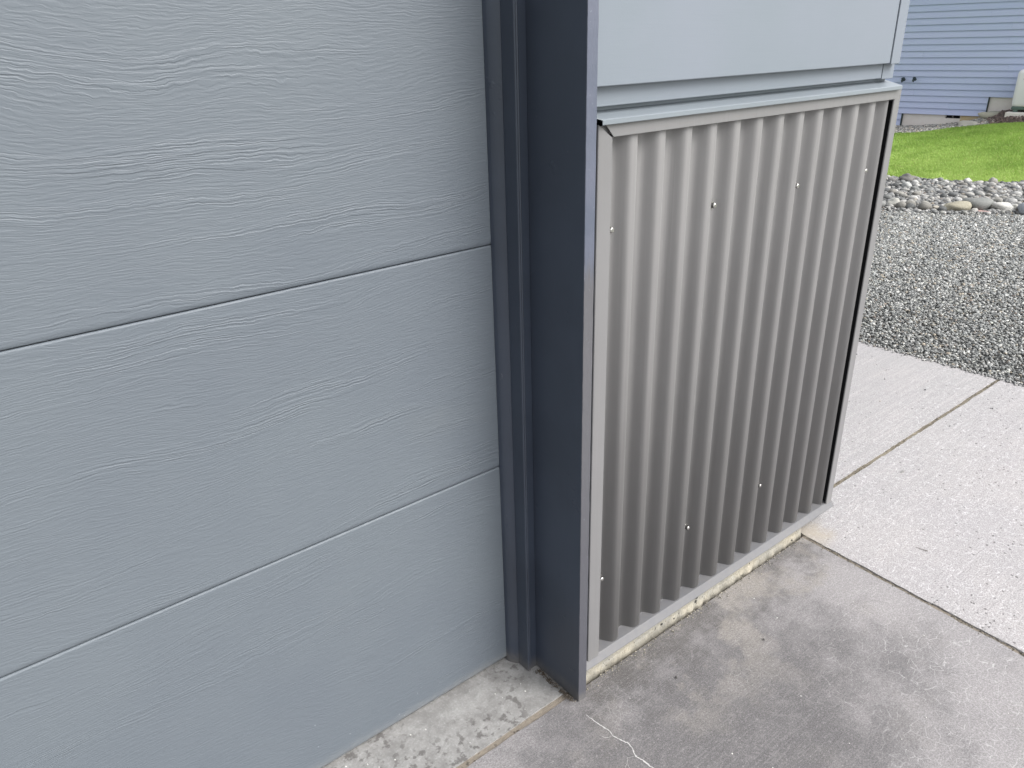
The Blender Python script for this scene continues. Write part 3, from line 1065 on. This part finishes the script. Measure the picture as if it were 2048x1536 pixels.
def trim_v(name, xo, xi, ztop_o, ztop_i, label, rd=0.030):
    """vertical trim: face at YF from xo(uter) to xi(nner), inner return into the sheet"""
    bm = bmesh.new()
    s = 1 if xi > xo else -1
    prof = [(xo, YF + 0.0010), (xo + s * 0.0012, YF), (xi - s * 0.0012, YF), (xi, YF + 0.0012), (xi, YF + rd), (xi - s * 0.0012, YF + rd),
            (xi - s * 0.0013, YF + 0.0022), (xo + s * 0.001, YF + 0.0022), (xo + s * 0.001, YF + 0.036), (xo, YF + 0.036)]
    top = lambda p: ztop_o + (ztop_i - ztop_o) * (p[0] - xo) / (xi - xo)
    bm_prism(bm, prof, 0.0605, None, axis='z', shear1=top)
    return gpart(from_bm(name, bm, M['greige']), label)


trim_v('side_trim', 0.8955, 0.9285, 1.1712, 1.1480, 'taupe side trim beside the navy post')
trim_v('corner_trim', 1.8615, 1.8345, 1.1712, 1.1500, 'taupe corner trim at the outer end', 0.0032)
# top trim, laid over, mitred both ends with a small dark gap on the left
bm = bmesh.new()
prof = [(YF - 0.0012, 1.1508), (YF - 0.0002, 1.1500), (YF + 0.024, 1.1500), (YF + 0.024, 1.1514), (YF + 0.001, 1.1514), (YF + 0.001, 1.1745), (YF - 0.0012, 1.1745)]
lft = lambda p: 0.9300 - (p[1] - 1.150) * 0.95
rgt = lambda p: 1.8352 + (p[1] - 1.150) * 1.05
bm_prism(bm, prof, None, None, 'x', lft, rgt)
gpart(from_bm('top_trim', bm, M['greige']), 'taupe top trim under the cap flashing')
# end return closing the outside corner
gpart(box('corner_return', 1.8590, 1.8612, YF + 0.003, 1.06, 0.062, 1.1700, M['greige']))
# base flashing: sloped ledge, lip and drip
bm = bmesh.new()
prof = [(0.944, 0.0700), (0.932, 0.0655), (0.9095, 0.0632), (0.9080, 0.0622), (0.8985, 0.0485), (0.8985, 0.0472), (0.9010, 0.0472), (0.9095, 0.0605), (0.932, 0.0638), (0.944, 0.0680)]
bm_prism(bm, prof, 0.8665, 1.8660)
gpart(from_bm('base_flashing', bm, M['flash']), 'grey base flashing under the ribbed sheet')
# cap flashing
bm = bmesh.new()
prof = [(0.944, 1.1965), (0.926, 1.1900), (0.8995, 1.1800), (0.8978, 1.1784), (0.8976, 1.1716), (0.8988, 1.1706), (0.8992, 1.1780), (0.926, 1.1880), (0.944, 1.1945)]
bm_prism(bm, prof, None, None, 'x', lambda p: 0.8965 if p[0] < 0.905 else 0.868, lambda p: 1.8440 - (p[0] - 0.898) * 0.62)
gpart(from_bm('cap_flashing', bm, M['cap']), 'pale grey sloped cap flashing')

# grey boards above, stepping outwards
gpart(box('siding_board', 0.868, 1.8160, 0.9255, 0.9445, 1.1902, 1.2200, M['side'], None, 0.0008, 1), 'narrow recessed lowest board')
gpart(box('siding_board', 0.868, 1.7655, 0.9100, 0.9245, 1.1975, 1.2600, M['side'], None, 0.0012, 2), 'narrow middle board')
gpart(box('corner_block', 1.7680, 1.8165, 0.9095, 0.9245, 1.1955, 1.2600, M['side'], None, 0.0012, 2))
zb = 1.2282
for k, hgt in enumerate([0.36, 0.36, 0.36, 0.36]):
    gpart(box('siding_board', 0.868, 1.7640, 0.8950, 0.9095, zb, min(zb + hgt - 0.003, 2.72), M['side'], None, 0.0014, 2))
    zb += hgt
gpart(box('corner_board', 1.7672, 1.8050, 0.8935, 0.9090, 1.2262, 2.72, M['side'], None, 0.0014, 2))
for k in range(5):
    z0 = 1.2262 + 0.3 * k
    gpart(box('siding_board', 1.8095, 1.8240, 0.9300, 6.9, z0, min(z0 + 0.297, 2.72), M['side'], None, 0.0012, 1))
gpart(box('side_cladding', 1.8090, 1.8300, 1.062, 6.9, 0.062, 1.2240, M['greige']))
# head trim over the door, eave and roof
gpart(box('head_trim', -4.2, 0.842, 0.884, 0.929, 2.346, 2.50, M['navy'], None, 0.002, 1))
gpart(box('siding_board', -4.2, 0.8670, 0.905, 0.9295, 2.502, 2.72, M['side'], None, 0.001, 1))
gpart(box('soffit', -6.2, 2.05, 0.66, 7.2, 2.721, 2.745, M['soffit']))
gpart(box('fascia', -6.2, 2.05, 0.635, 0.6595, 2.70, 2.90, M['navy'], None, 0.002, 1))
bm = bmesh.new()
bm_prism(bm, [(0.60, 2.905), (3.95, 3.95), (7.3, 2.905), (7.3, 2.86), (3.95, 3.90), (0.64, 2.87)], -6.25, 2.10)
gpart(from_bm('roof', bm, M['roof']))
# torn white tape where the flashing meets the post
bm = bmesh.new()
bm_box(bm, 0.8666, 0.8690, 0.9005, 0.9030, 0.044, 0.0570, 0.0004, 1)
bm_box(bm, 0.8700, 0.8775, 0.8990, 0.9008, 0.0350, 0.0385, 0.0005, 1)
gpart(from_bm('torn_caulk', bm, M['white']))

# ================================================================== THE BLUE HOUSE
HP = Vector((11.887, 5.665, 0.0))
house = empty('blue_house', HP, math.radians(-81))
tag(house, 'pale blue lap sided house beyond the lawn', 'house')
EXP = 0.0837
ZL0 = 0.143


def lap(u0, u1, z0, h=EXP):
    bm = bmesh.new()
    prof = [(-0.0210, z0), (-0.0030, z0 + h + 0.004), (0.0050, z0 + h + 0.004), (0.0050, z0)]
    bm_prism(bm, prof, u0, u1)
    return from_bm('siding_board', bm, M['blue'], house)


rg = random.Random(5)
for k in range(-2, 31):
    z0 = ZL0 + EXP * k
    u_lo, u_hi = -4.5, 5.0
    if k < 0: u_hi = -0.055
    elif k < 3: u_hi = 1.028
    cuts = sorted([rg.uniform(-3, -1), rg.uniform(-.1, 1.3) if k >= 0 and k % 2 else rg.uniform(2, 4)])
    cuts = [c for c in cuts if u_lo + .3 < c < u_hi - .3]
    pts = [u_lo] + cuts + [u_hi]
    for a, b in zip(pts[:-1], pts[1:]):
        lap(a, b - 0.0015, z0)
box('wall', -4.5, 5.0, 0.0052, 3.5, 0.39, 2.74, M['blue'], house)
bm = bmesh.new()
bm_box(bm, -4.5, -0.056, 0.0052, 0.04, -0.1, 0.3899)
bm_box(bm, -0.0555, 1.027, 0.0052, 0.04, ZL0 + .004, 0.3899)
from_bm('wall', bm, M['blue'], house)
box('edge_trim', -0.055, -0.038, -0.016, 0.02, -0.08, ZL0 - 0.001, M['brass'], house)
box('edge_trim', 1.0285, 1.040, -0.016, 0.02, ZL0, ZL0 + EXP * 3 - 0.001, M['brass'], house)
# foundation with a vent opening
bm = bmesh.new()
bm_box(bm, -0.0375, 0.530, 0.012, 0.20, -0.2, ZL0 - 0.001)
bm_box(bm, 0.5305, 0.7175, 0.012, 0.20, -0.2, 0.098)
bm_box(bm, 0.7180, 1.041, 0.012, 0.20, -0.2, ZL0 - 0.001)
bm_box(bm, 1.0415, 5.0, 0.012, 0.20, -0.2, ZL0 + EXP * 3 - 0.001)
from_bm('foundation', bm, M['housefound'], house)
vent = box('vent', 0.531, 0.717, 0.060, 0.064, 0.0985, ZL0 - 0.002, M['dark'], house)
box('vent_divider', 0.614, 0.628, 0.010, 0.059, 0.0985, ZL0 - 0.002, M['wood'], vent)
# rust-yellow stain panel right of the vent is a thin patch of old parging
M['parge'] = mat_ground('yellowed_parging', (0.60, 0.47, 0.27, 1), (0.62, 0.52, 0.36, 1), 5.0, 0.004)
box('parging', 0.722, 1.0, 0.0095, 0.0118, -0.1, ZL0 - 0.004, M['parge'], house)
bm = bmesh.new()
bm_prism(bm, [(-0.45, 2.74), (1.75, 3.75), (3.9, 2.74), (3.9, 2.70), (1.75, 3.70), (-0.45, 2.70)], -4.9, 5.4)
from_bm('roof', bm, M['roof'], house)


def faucet(u, z, s):
    bm = bmesh.new()
    Y90 = Matrix.Rotation(math.pi / 2, 4, 'X')
    bmesh.ops.create_cone(bm, cap_ends=True, segments=12, radius1=0.022 * s, radius2=0.022 * s, depth=0.006, matrix=Matrix.Translation((u, -0.016, z)) @ Y90)
    bmesh.ops.create_cone(bm, cap_ends=True, segments=12, radius1=0.010 * s, radius2=0.011 * s, depth=0.055, matrix=Matrix.Translation((u, -0.043, z)) @ Y90)
    bmesh.ops.create_cone(bm, cap_ends=True, segments=12, radius1=0.010 * s, radius2=0.013 * s, depth=0.035,
                          matrix=Matrix.Translation((u - 0.004, -0.082, z - 0.014)) @ Matrix.Rotation(math.radians(40), 4, 'X'))
    f = from_bm('faucet', bm, M['brass'], house, True)
    bm = bmesh.new()
    bmesh.ops.create_cone(bm, cap_ends=True, segments=10, radius1=0.024 * s, radius2=0.024 * s, depth=0.008, matrix=Matrix.Translation((u, -0.060, z + 0.020)) @ Matrix.Rotation(math.radians(35), 4, 'X'))
    from_bm('handle', bm, M['brass'], f)


faucet(-0.105, 0.600, 1.0)
faucet(0.045, 0.606, 0.9)

# white utility cabinet on its pad (house-side frame of reference)
HM = Matrix.Translation(HP) @ Matrix.Rotation(math.radians(-81), 4, 'Z')
cab_loc = HM @ Vector((1.655, -0.22, 0.240))
cab = empty('utility_cabinet', cab_loc, math.radians(-81))
tag(cab, 'white rounded utility cabinet on a small pad beside the blue house', 'utility cabinet')
bm = bmesh.new()
bm_box(bm, -0.285, 0.285, -0.135, 0.135, 0.055, 0.520, 0.055, 5)
from_bm('cover', bm, M['tank'], cab, True)
bm = bmesh.new()
bm_box(bm, -0.272, 0.272, -0.125, 0.125, 0.028, 0.070, 0.012, 2)
from_bm('base', bm, M['tankbase'], cab)
for sx in (-0.22, 0.22):
    for sy in (-0.10, 0.10):
        box('foot', sx - .025, sx + .025, sy - .02, sy + .02, 0.0, 0.030, M['tankbase'], cab)
bm = bmesh.new()
for k in range(6):
    bm_box(bm, -0.20 + k * 0.075, -0.16 + k * 0.075, -0.1370, -0.1345, 0.40, 0.410)
tag(from_bm('louvre_slots', bm, M['dark'], cab), kind='stuff')
pad = box('equipment_pad', -0.32, 0.42, -0.165, 0.19, -0.16, -0.0015, M['housefound'], None, 0.01, 2)
pad.location = cab_loc
pad.rotation_euler = (0, 0, math.radians(-81))
tag(pad, 'small concrete pad under the white utility cabinet', 'pad')

# ================================================================== GRAVEL, ROCKS, LAWN
# gravel stones over the part of the yard in view and a margin round it
def in_rows(n, t0, t1, P, Q, s0=0.0, s1=1.0, bg=False):
    out = np.empty((n, 3))
    tt = RNG.uniform(t0, t1, n)
    ss = RNG.uniform(s0, s1, n)
    tab_n = 200
    gt = np.linspace(t0, t1, tab_n)
    PA = np.array([crv(P, g)[:] for g in gt])
    QA = np.array([crv(Q, g)[:] for g in gt])
    idx = (tt - t0) / (t1 - t0) * (tab_n - 1)
    for c in range(3):
        a = np.interp(idx, np.arange(tab_n), PA[:, c])
        b = np.interp(idx, np.arange(tab_n), QA[:, c])
        out[:, c] = a + (b - a) * ss
    if bg:
        out[:, 2] += np.array([bulge(a, b) for a, b in zip(ss, tt)])
    return out


sv = stone_variants(14, 1, 3, 0.62, 0.55)
P = in_rows(100000, 1.9, 5.0, E_, A, 0.004, 1.01)
keep = RNG.uniform(0, 1, len(P)) < np.clip(1.35 - 0.20 * (P[:, 0] - 3.2), 0.35, 1)
P = P[keep]
sz = RNG.uniform(0.0065, 0.0150, len(P)) * RNG.choice([1, 1, 1, 1.45], len(P)) * (1 + 0.16 * (P[:, 0] - 3.2))
P[:, 2] = -0.016 + RNG.uniform(0, 0.013, len(P))
sel = P[:, 0] > 3.262
P, sz = P[sel], sz[sel]
T_ = stone_tints(len(P), 0.54)
T_ *= RNG.choice([0.45, 0.85, 1.0, 1.2], len(P), p=[.20, .30, .32, .18])[:, None] * np.clip(0.92 + 0.060 * (P[:, 0] - 3.3), 0.9, 1.10)[:, None] * np.array([[.98, 1.0, .99]])  # tints rise with distance, painting in lit stone tops over shaded gaps
E_n = 900
ex = np.stack([3.262 - np.abs(RNG.normal(0, 0.012, E_n)) - 0.028 * np.clip((RNG.uniform(0.3, 3.4, E_n) - 0.9), 0, 9) * 0, RNG.uniform(0.2, 3.2, E_n), np.full(E_n, 0.0065)], 1)
ex[:, 0] -= np.clip((ex[:, 1] - 0.9) * 0.030, -0.01, 0.06)
ez = RNG.uniform(0.006, 0.013, E_n)
st = np.stack([RNG.uniform(2.6, 3.2, 60), RNG.uniform(0.3, 2.6, 60), np.full(60, 0.0055)], 1)
P = np.concatenate([P, ex, st])
sz = np.concatenate([sz, ez, RNG.uniform(0.003, 0.008, 60)])
T_ = np.concatenate([T_, stone_tints(E_n + 60, 0.5)])
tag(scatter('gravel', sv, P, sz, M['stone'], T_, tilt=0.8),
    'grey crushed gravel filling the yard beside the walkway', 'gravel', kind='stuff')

# pebbles between the cobbles
sv2 = stone_variants(12, 1, 9, 0.62, 0.3)
P = in_rows(13000, 1.6, 5.4, A, B, -0.01, 1.0)
sz = RNG.uniform(0.020, 0.050, len(P))
P[:, 2] += -0.012 + RNG.uniform(0, 0.02, len(P))
tag(scatter('pebbles', sv2, P, sz, M['cobble'], stone_tints(len(P), 0.37), smooth=True),
    'small grey pebbles packed between the cobbles of the rock bed', 'pebbles', kind='stuff')


def cobble_mesh(seed, tint, sub=3, flat=0.7, rough=0.3):
    bm = bmesh.new()
    bmesh.ops.create_icosphere(bm, subdivisions=sub, radius=0.5)
    off = Vector((seed * 3.7, seed * 1.3, 0))
    rr = random.Random(seed)
    ax = (1.0, rr.uniform(0.62, 0.85), rr.uniform(flat - 0.12, flat + 0.1))
    for v in bm.verts:
        d = mnoise.noise(v.co * 1.8 + off) * rough + mnoise.noise(v.co * 5 + off) * rough * 0.18
        v.co *= (1 + d)
        v.co.x *= ax[0]
        v.co.y *= ax[1]
        v.co.z *= ax[2]
    me = bpy.data.meshes.new('rock')
    bm.to_mesh(me)
    bm.free()
    me.polygons.foreach_set('use_smooth', [True] * len(me.polygons))
    a = me.color_attributes.new('tint', 'FLOAT_COLOR', 'POINT')
    a.data.foreach_set('color', np.tile(np.array([*tint, 1.0], dtype=np.float32), len(me.vertices)))
    me.materials.append(M['cobble'])
    return me


PAL = [(.11, .115, .12), (.18, .185, .18), (.26, .26, .255), (.38, .37, .345), (.19, .18, .16), (.065, .07, .072), (.27, .26, .235), (.46, .455, .44)]
cob = [cobble_mesh(20 + k, PAL[k % len(PAL)], 2) for k in range(16)]
placed = []
# the large border stones, each its own
BIG = [
    ((6.335, 2.500), 0.215, 0.50, -38, (.30, .275, .20), 'long tan boulder at the front edge of the rock bed, beside the gravel'),
    ((6.500, 2.425), 0.215, 0.62, -50, (.17, .175, .165), 'dark grey humped boulder between the tan boulder and the white one'),
    ((6.560, 2.270), 0.160, 0.62, -48, (.50, .49, .46), 'large white stone right of the dark humped boulder'),
    ((6.650, 2.215), 0.078, 0.85, 10, (.42, .41, .37), 'small cream stone squeezed between the white and the bluish stone'),
    ((6.610, 2.110), 0.140, 0.75, -40, (.32, .345, .38), 'bluish grey stone at the right edge of the picture'),
    ((6.410, 2.345), 0.100, 0.22, 60, (.34, .22, .20), 'flat reddish stone in front of the white stone'),
    ((6.205, 2.935), 0.115, 0.62, 20, (.34, .335, .30), 'pale rounded stone in the front row, nearest the garage corner'),
    ((6.330, 2.745), 0.100, 0.60, 40, (.36, .35, .31), 'grey-green stone in the front row left of the tan boulder'),
    ((6.265, 2.625), 0.072, 0.62, 15, (.42, .39, .33), 'small beige stone in the front row left of the tan boulder'),
    ((6.295, 2.565), 0.066, 0.80, 65, (.22, .18, .16), 'small brown stone touching the tan boulder'),
    ((7.330, 3.370), 0.165, 0.62, 30, (.12, .115, .105), 'dark peaked rock at the back of the bed beside the lawn'),
    ((7.215, 3.455), 0.095, 0.60, 5, (.13, .125, .12), 'dark low rock behind the garage corner beside the lawn'),
    ((6.990, 3.210), 0.115, 0.66, 55, (.38, .385, .37), 'pale grey rock in the middle of the bed near the garage'),
    ((7.700, 2.790), 0.120, 0.58, 25, (.26, .25, .22), 'brownish rock at the lawn edge on the right'),
    ((7.600, 2.960), 0.100, 0.60, 25, (.46, .45, .42), 'pale stone at the lawn edge right of the middle'),
]
for k, (xy, s, fl_, rot, tint, lab) in enumerate(BIG):
    o = bpy.data.objects.new('rock', cobble_mesh(100 + k, tint, 3, 0.9, 0.5))
    col.objects.link(o)
    o.location = (xy[0], xy[1], s * fl_ * 0.28)
    o.scale = (s, s, s * fl_)
    o.rotation_euler = (0.05, 0.04, math.radians(rot))
    tag(o, lab, 'rock')
    placed.append((xy[0], xy[1], s * 0.5))
cnt = 0
tries = 0
rr = random.Random(31)
while cnt < 270 and tries < 20000:
    tries += 1
    front = rr.random() < 0.25
    t = rr.uniform(1.9, 4.6)
    s_ = rr.uniform(0.02, 0.10) if front else rr.uniform(0.03, 0.97)
    p = strip_pt(A, B, s_, t)
    s = rr.uniform(0.055, 0.105) if front else rr.uniform(0.036, 0.08)
    if any((p.x - a) ** 2 + (p.y - b) ** 2 < (0.8 * (s * 0.5 + c)) ** 2 for a, b, c in placed): continue
    placed.append((p.x, p.y, s * 0.5))
    o = bpy.data.objects.new('cobble', cob[rr.randrange(len(cob))])
    col.objects.link(o)
    o.location = (p.x, p.y, p.z + s * 0.22)
    o.scale = (s, s, s * rr.uniform(0.8, 1.0))
    o.rotation_euler = (rr.uniform(-.3, .3), rr.uniform(-.3, .3), rr.uniform(0, 6.28))
    tone = ('slate grey', 'mid grey', 'light grey', 'pale cream', 'brownish', 'near black', 'sandy', 'whitish')[cob.index(o.data) % 8]
    zone = 'along the gravel' if s_ < 0.14 else ('gravel side' if s_ < 0.4 else ('middle' if s_ < 0.72 else 'along the lawn'))
    side = 'nearest the garage' if t < 2.8 else ('right part' if t > 3.7 else 'central part')
    size = 'large' if s > 0.068 else ('small' if s < 0.05 else 'fist-sized')
    tag(o, f'{size} {tone} river cobble in the rock bed, {zone}, {side}', 'cobble', f'{size} {tone} cobbles, {zone}, {side}')
    cnt += 1

# rocks along the foot of the house
HB = [((0.12, -0.16), 0.13, -0.035, (.27, .26, .23), 'low dark stone against the house foundation left of the vent'),
      ((-0.09, -0.20), 0.11, -0.020, (.60, .58, .53), 'whitish stone at the house corner beside the garage trim'),
      ((1.00, -0.40), 0.30, 0.040, (.46, .44, .38), 'broad pale lichened rock where the mulch bed meets the lawn'),
      ((1.13, -0.20), 0.26, 0.165, (.42, .40, .32), 'upper pale rock against the foundation step beside the cabinet pad'),
      ((0.82, -0.36), 0.16, 0.040, (.22, .20, .18), 'brown grey rock left of the broad pale rock by the house')]
for k, (uv, s, z, tint, lab) in enumerate(HB):
    w = HM @ Vector((uv[0], uv[1], 0))
    o = bpy.data.objects.new('rock', cobble_mesh(200 + k, tint, 3, 0.8, 0.75))
    col.objects.link(o)
    o.location = (w.x, w.y, z)
    o.scale = (s, s * 0.85, s * 0.62)
    o.rotation_euler = (0, 0, 1.4 + 0.3 * k)
    tag(o, lab, 'rock')
P = in_rows(5200, 1.2, 3.6, C_, D_, 0.0, 1.0, True)
sz = RNG.uniform(0.018, 0.042, len(P))
P[:, 2] += -0.014 + RNG.uniform(0, 0.012, len(P))
tag(scatter('edging_stones', sv2, P, sz, M['cobble'], stone_tints(len(P), 0.72) * np.array([1.05, 1.0, 0.92]), smooth=True),
    'small pale stones edging the lawn along the house foundation', 'edging stones', kind='stuff')
P = in_rows(9000, 3.5, 5.6, C_, D_, 0.0, 1.05, True)
sz = RNG.uniform(0.012, 0.035, len(P))
P[:, 2] += -0.01 + RNG.uniform(0, 0.02, len(P))
mt = np.array([[.10, .065, .055]]) * RNG.uniform(0.5, 2.2, (len(P), 1))
tag(scatter('bark_mulch', stone_variants(6, 1, 77, 0.4, 0.6), P, sz, M['stone'], mt, tilt=0.9),
    'reddish brown bark mulch in the bed below the white cabinet', 'mulch', kind='stuff')


# lawn blades
def grass(n, t0, t1):
    P = in_rows(n, t0, t1, B, C_, 0.0, 1.0)
    h = RNG.uniform(0.018, 0.038, n)
    w = RNG.uniform(0.0016, 0.0032, n) * (1 + 0.10 * np.clip(P[:, 0] - 7, 0, 5))
    a = RNG.uniform(0, 2 * np.pi, n)
    lean = RNG.uniform(0.1, 0.9, n) * h
    la = RNG.normal(0.6, 1.2, n)
    dx, dy = np.cos(a) * w, np.sin(a) * w
    base = P.copy()
    base[:, 2] -= 0.012
    v0 = base + np.stack([dx, dy, 0 * dx], 1)
    v1 = base - np.stack([dx, dy, 0 * dx], 1)
    mid = base + np.stack([np.cos(la) * lean * .4, np.sin(la) * lean * .4, h * .6], 1)
    v2 = mid - 0.8 * np.stack([dx, dy, 0 * dx], 1)
    v3 = mid + 0.8 * np.stack([dx, dy, 0 * dx], 1)
    v4_ = base + np.stack([np.cos(la) * lean, np.sin(la) * lean, h], 1)
    V = np.stack([v0, v1, v2, v3, v4_], 1).reshape(-1, 3)
    i = np.arange(n)[:, None] * 5
    F3 = np.concatenate([np.hstack([i, i + 1, i + 2]), np.hstack([i, i + 2, i + 3]), np.hstack([i + 3, i + 2, i + 4])])
    me = bpy.data.meshes.new('grass')
    me.vertices.add(len(V))
    me.vertices.foreach_set('co', V.astype(np.float32).ravel())
    me.loops.add(F3.size)
    me.loops.foreach_set('vertex_index', F3.astype(np.int32).ravel())
    me.polygons.add(len(F3))
    me.polygons.foreach_set('loop_start', (np.arange(len(F3)) * 3).astype(np.int32))
    me.update(calc_edges=True)
    # clumps of yellower and darker grass
    q = np.array([mnoise.noise(Vector((p[0] * 1.1, p[1] * 3.0, 0))) + 0.6 * mnoise.noise(Vector((p[0] * 7, p[1] * 9, 3))) for p in P[:, :2]])
    f = np.clip(0.5 + q * 0.9 + RNG.normal(0, 0.18, n), 0, 1)[:, None]
    yel = np.clip((10.2 - P[:, 0]) / 3.2, 0, 1)[:, None]
    ca_ = np.array([.25, .40, .07]) * (1 - yel) + np.array([.32, .47, .10]) * yel
    cb_ = np.array([.38, .56, .12]) * (1 - yel) + np.array([.50, .64, .19]) * yel
    c = ca_ * (1 - f) + cb_ * f
    straw = RNG.uniform(0, 1, n) < 0.03
    c[straw] = (.42, .38, .16)
    at = me.color_attributes.new('tint', 'FLOAT_COLOR', 'POINT')
    cc = np.repeat(np.concatenate([c, np.ones((n, 1))], 1), 5, axis=0).astype(np.float32)
    at.data.foreach_set('color', cc.ravel())
    return link_mesh('grass', me, M['blade'])


tag(grass(230000, 1.5, 5.4), 'bright yellow-green mown grass between the rock bed and the house', 'grass', kind='stuff')

# ================================================================== SMALL THINGS ON THE CONCRETE
rg = np.random.default_rng(4)
n = 55
P = np.stack([rg.uniform(0.3, 1.68, n), rg.uniform(-0.1, 0.88, n), np.full(n, 0.0008)], 1)
P2 = np.stack([rg.uniform(0.2, 0.84, 14), rg.uniform(0.93, 1.06, 14), np.full(14, 0.0016)], 1)
P = np.concatenate([P, P2])
cl = np.tile(np.array([[.72, .71, .68]]), (len(P), 1)) * rg.uniform(0.6, 1.1, (len(P), 1))
tag(scatter('stone_chips', sv, P, rg.uniform(0.0012, 0.0040, len(P)), M['stone'], cl),
    'scattered tiny white chips on the driveway concrete', 'chips', kind='stuff')


def sticks(name, pts, lens, mat, rad=0.0006):
    bm = bmesh.new()
    for (x, y, z), L in zip(pts, lens):
        a = random.uniform(0, math.pi)
        b = random.uniform(-0.15, 0.15)
        m = Matrix.Translation((x, y, z)) @ Matrix.Rotation(a, 4, 'Z') @ Matrix.Rotation(math.pi / 2 + b, 4, 'Y')
        bmesh.ops.create_cone(bm, cap_ends=True, segments=5, radius1=rad, radius2=rad * 0.5, depth=L, matrix=m)
    return from_bm(name, bm, mat)


pts, ln = [], []
for k in range(70):
    f = random.random() ** 1.6
    pts.append((0.838 - abs(random.gauss(0, 0.004)), 1.002 - 0.115 * f, 0.0022 + random.random() * 0.003))
    ln.append(random.uniform(0.003, 0.012))
tag(sticks('leaf_litter', pts, ln, M['twig'], 0.0008), 'brown crumbs and bits of leaf gathered along the foot of the navy post', 'leaf litter', kind='stuff')
P = np.stack([0.8425 - np.abs(rg.normal(0, 0.005, 160)), rg.uniform(0.885, 1.008, 160), np.full(160, 0.0016)], 1)
tag(scatter('grit', sv, P, rg.uniform(0.001, 0.0035, 160), M['stone'], np.tile(np.array([[.16, .135, .105]]), (160, 1)) * rg.uniform(.5, 1.8, (160, 1))),
    'brown grit against the foot of the navy post', 'grit', kind='stuff')
nn = 420
gx = rg.uniform(0.87, 1.72, nn)
P = np.stack([gx, 0.905 - np.abs(rg.normal(0, 0.010, nn)), np.full(nn, 0.0010)], 1)
tag(scatter('grit', sv, P, rg.uniform(0.001, 0.0042, nn), M['stone'], np.tile(np.array([[.22, .20, .16]]), (nn, 1)) * rg.uniform(.25, 2.0, (nn, 1))),
    'dark and sandy grit along the foot of the concrete foundation', 'grit', kind='stuff')

bm = bmesh.new()
bmesh.ops.create_cone(bm, cap_ends=True, segments=6, radius1=0.0009, radius2=0.0004, depth=0.030,
                      matrix=Matrix.Translation((1.914, 0.662, 0.0048)) @ Matrix.Rotation(math.radians(103), 4, 'Z') @ Matrix.Rotation(math.pi / 2, 4, 'Y'))
tag(from_bm('pine_needle', bm, M['twig']), 'single dark pine needle lying on the pale walkway', 'pine needle')
o = bpy.data.objects.new('pebble', cobble_mesh(301, (.30, .29, .28), 2, 0.5, 0.4))
col.objects.link(o)
o.location = (2.273, 0.893, 0.0035)
o.scale = (0.020, 0.016, 0.007)
tag(o, 'lone grey pebble set in the pale walkway right of the garage', 'pebble')
for (x, y, lab) in [(1.30, 0.735, 'dark seed husk on the driveway in front of the ribbed wall'),
                    (1.055, 0.790, 'tiny black seed on the driveway near the navy post')]:
    o = bpy.data.objects.new('seed', cobble_mesh(310, (.05, .045, .04), 2, 0.6, 0.3))
    col.objects.link(o)
    o.location = (x, y, 0.0028)
    o.scale = (0.0075, 0.0045, 0.005)
    o.rotation_euler = (0, 0, 1.0)
    tag(o, lab, 'seed')

# crumbs of soil and moss lodged along the walkway joints
jn = 700
jy = rg.uniform(-0.5, 0.90, jn)
P = np.stack([np.array([JX(v) for v in jy]) + rg.normal(0.001, 0.0035, jn), jy, np.full(jn, 0.0006)], 1)
jm = 900
P2 = np.stack([rg.uniform(1.80, 3.24, jm), 0.9905 + rg.normal(0.002, 0.005, jm), np.full(jm, 0.0010)], 1)
keepj = np.array([mnoise.noise(Vector((p[0] * 5, p[1] * 5, 1))) + mnoise.noise(Vector((p[0] * 22, p[1] * 22, 2))) * 0.6 > -0.12 for p in np.concatenate([P, P2])])
P = np.concatenate([P, P2])[keepj]
tag(scatter('joint_crumbs', sv, P, rg.uniform(0.0012, 0.0050, len(P)), M['stone'],
            np.array([[.15, .13, .095]]) * rg.uniform(0.3, 2.2, (len(P), 1))),
    'dark soil crumbs lodged along the joints between the concrete slabs', 'crumbs', kind='stuff')
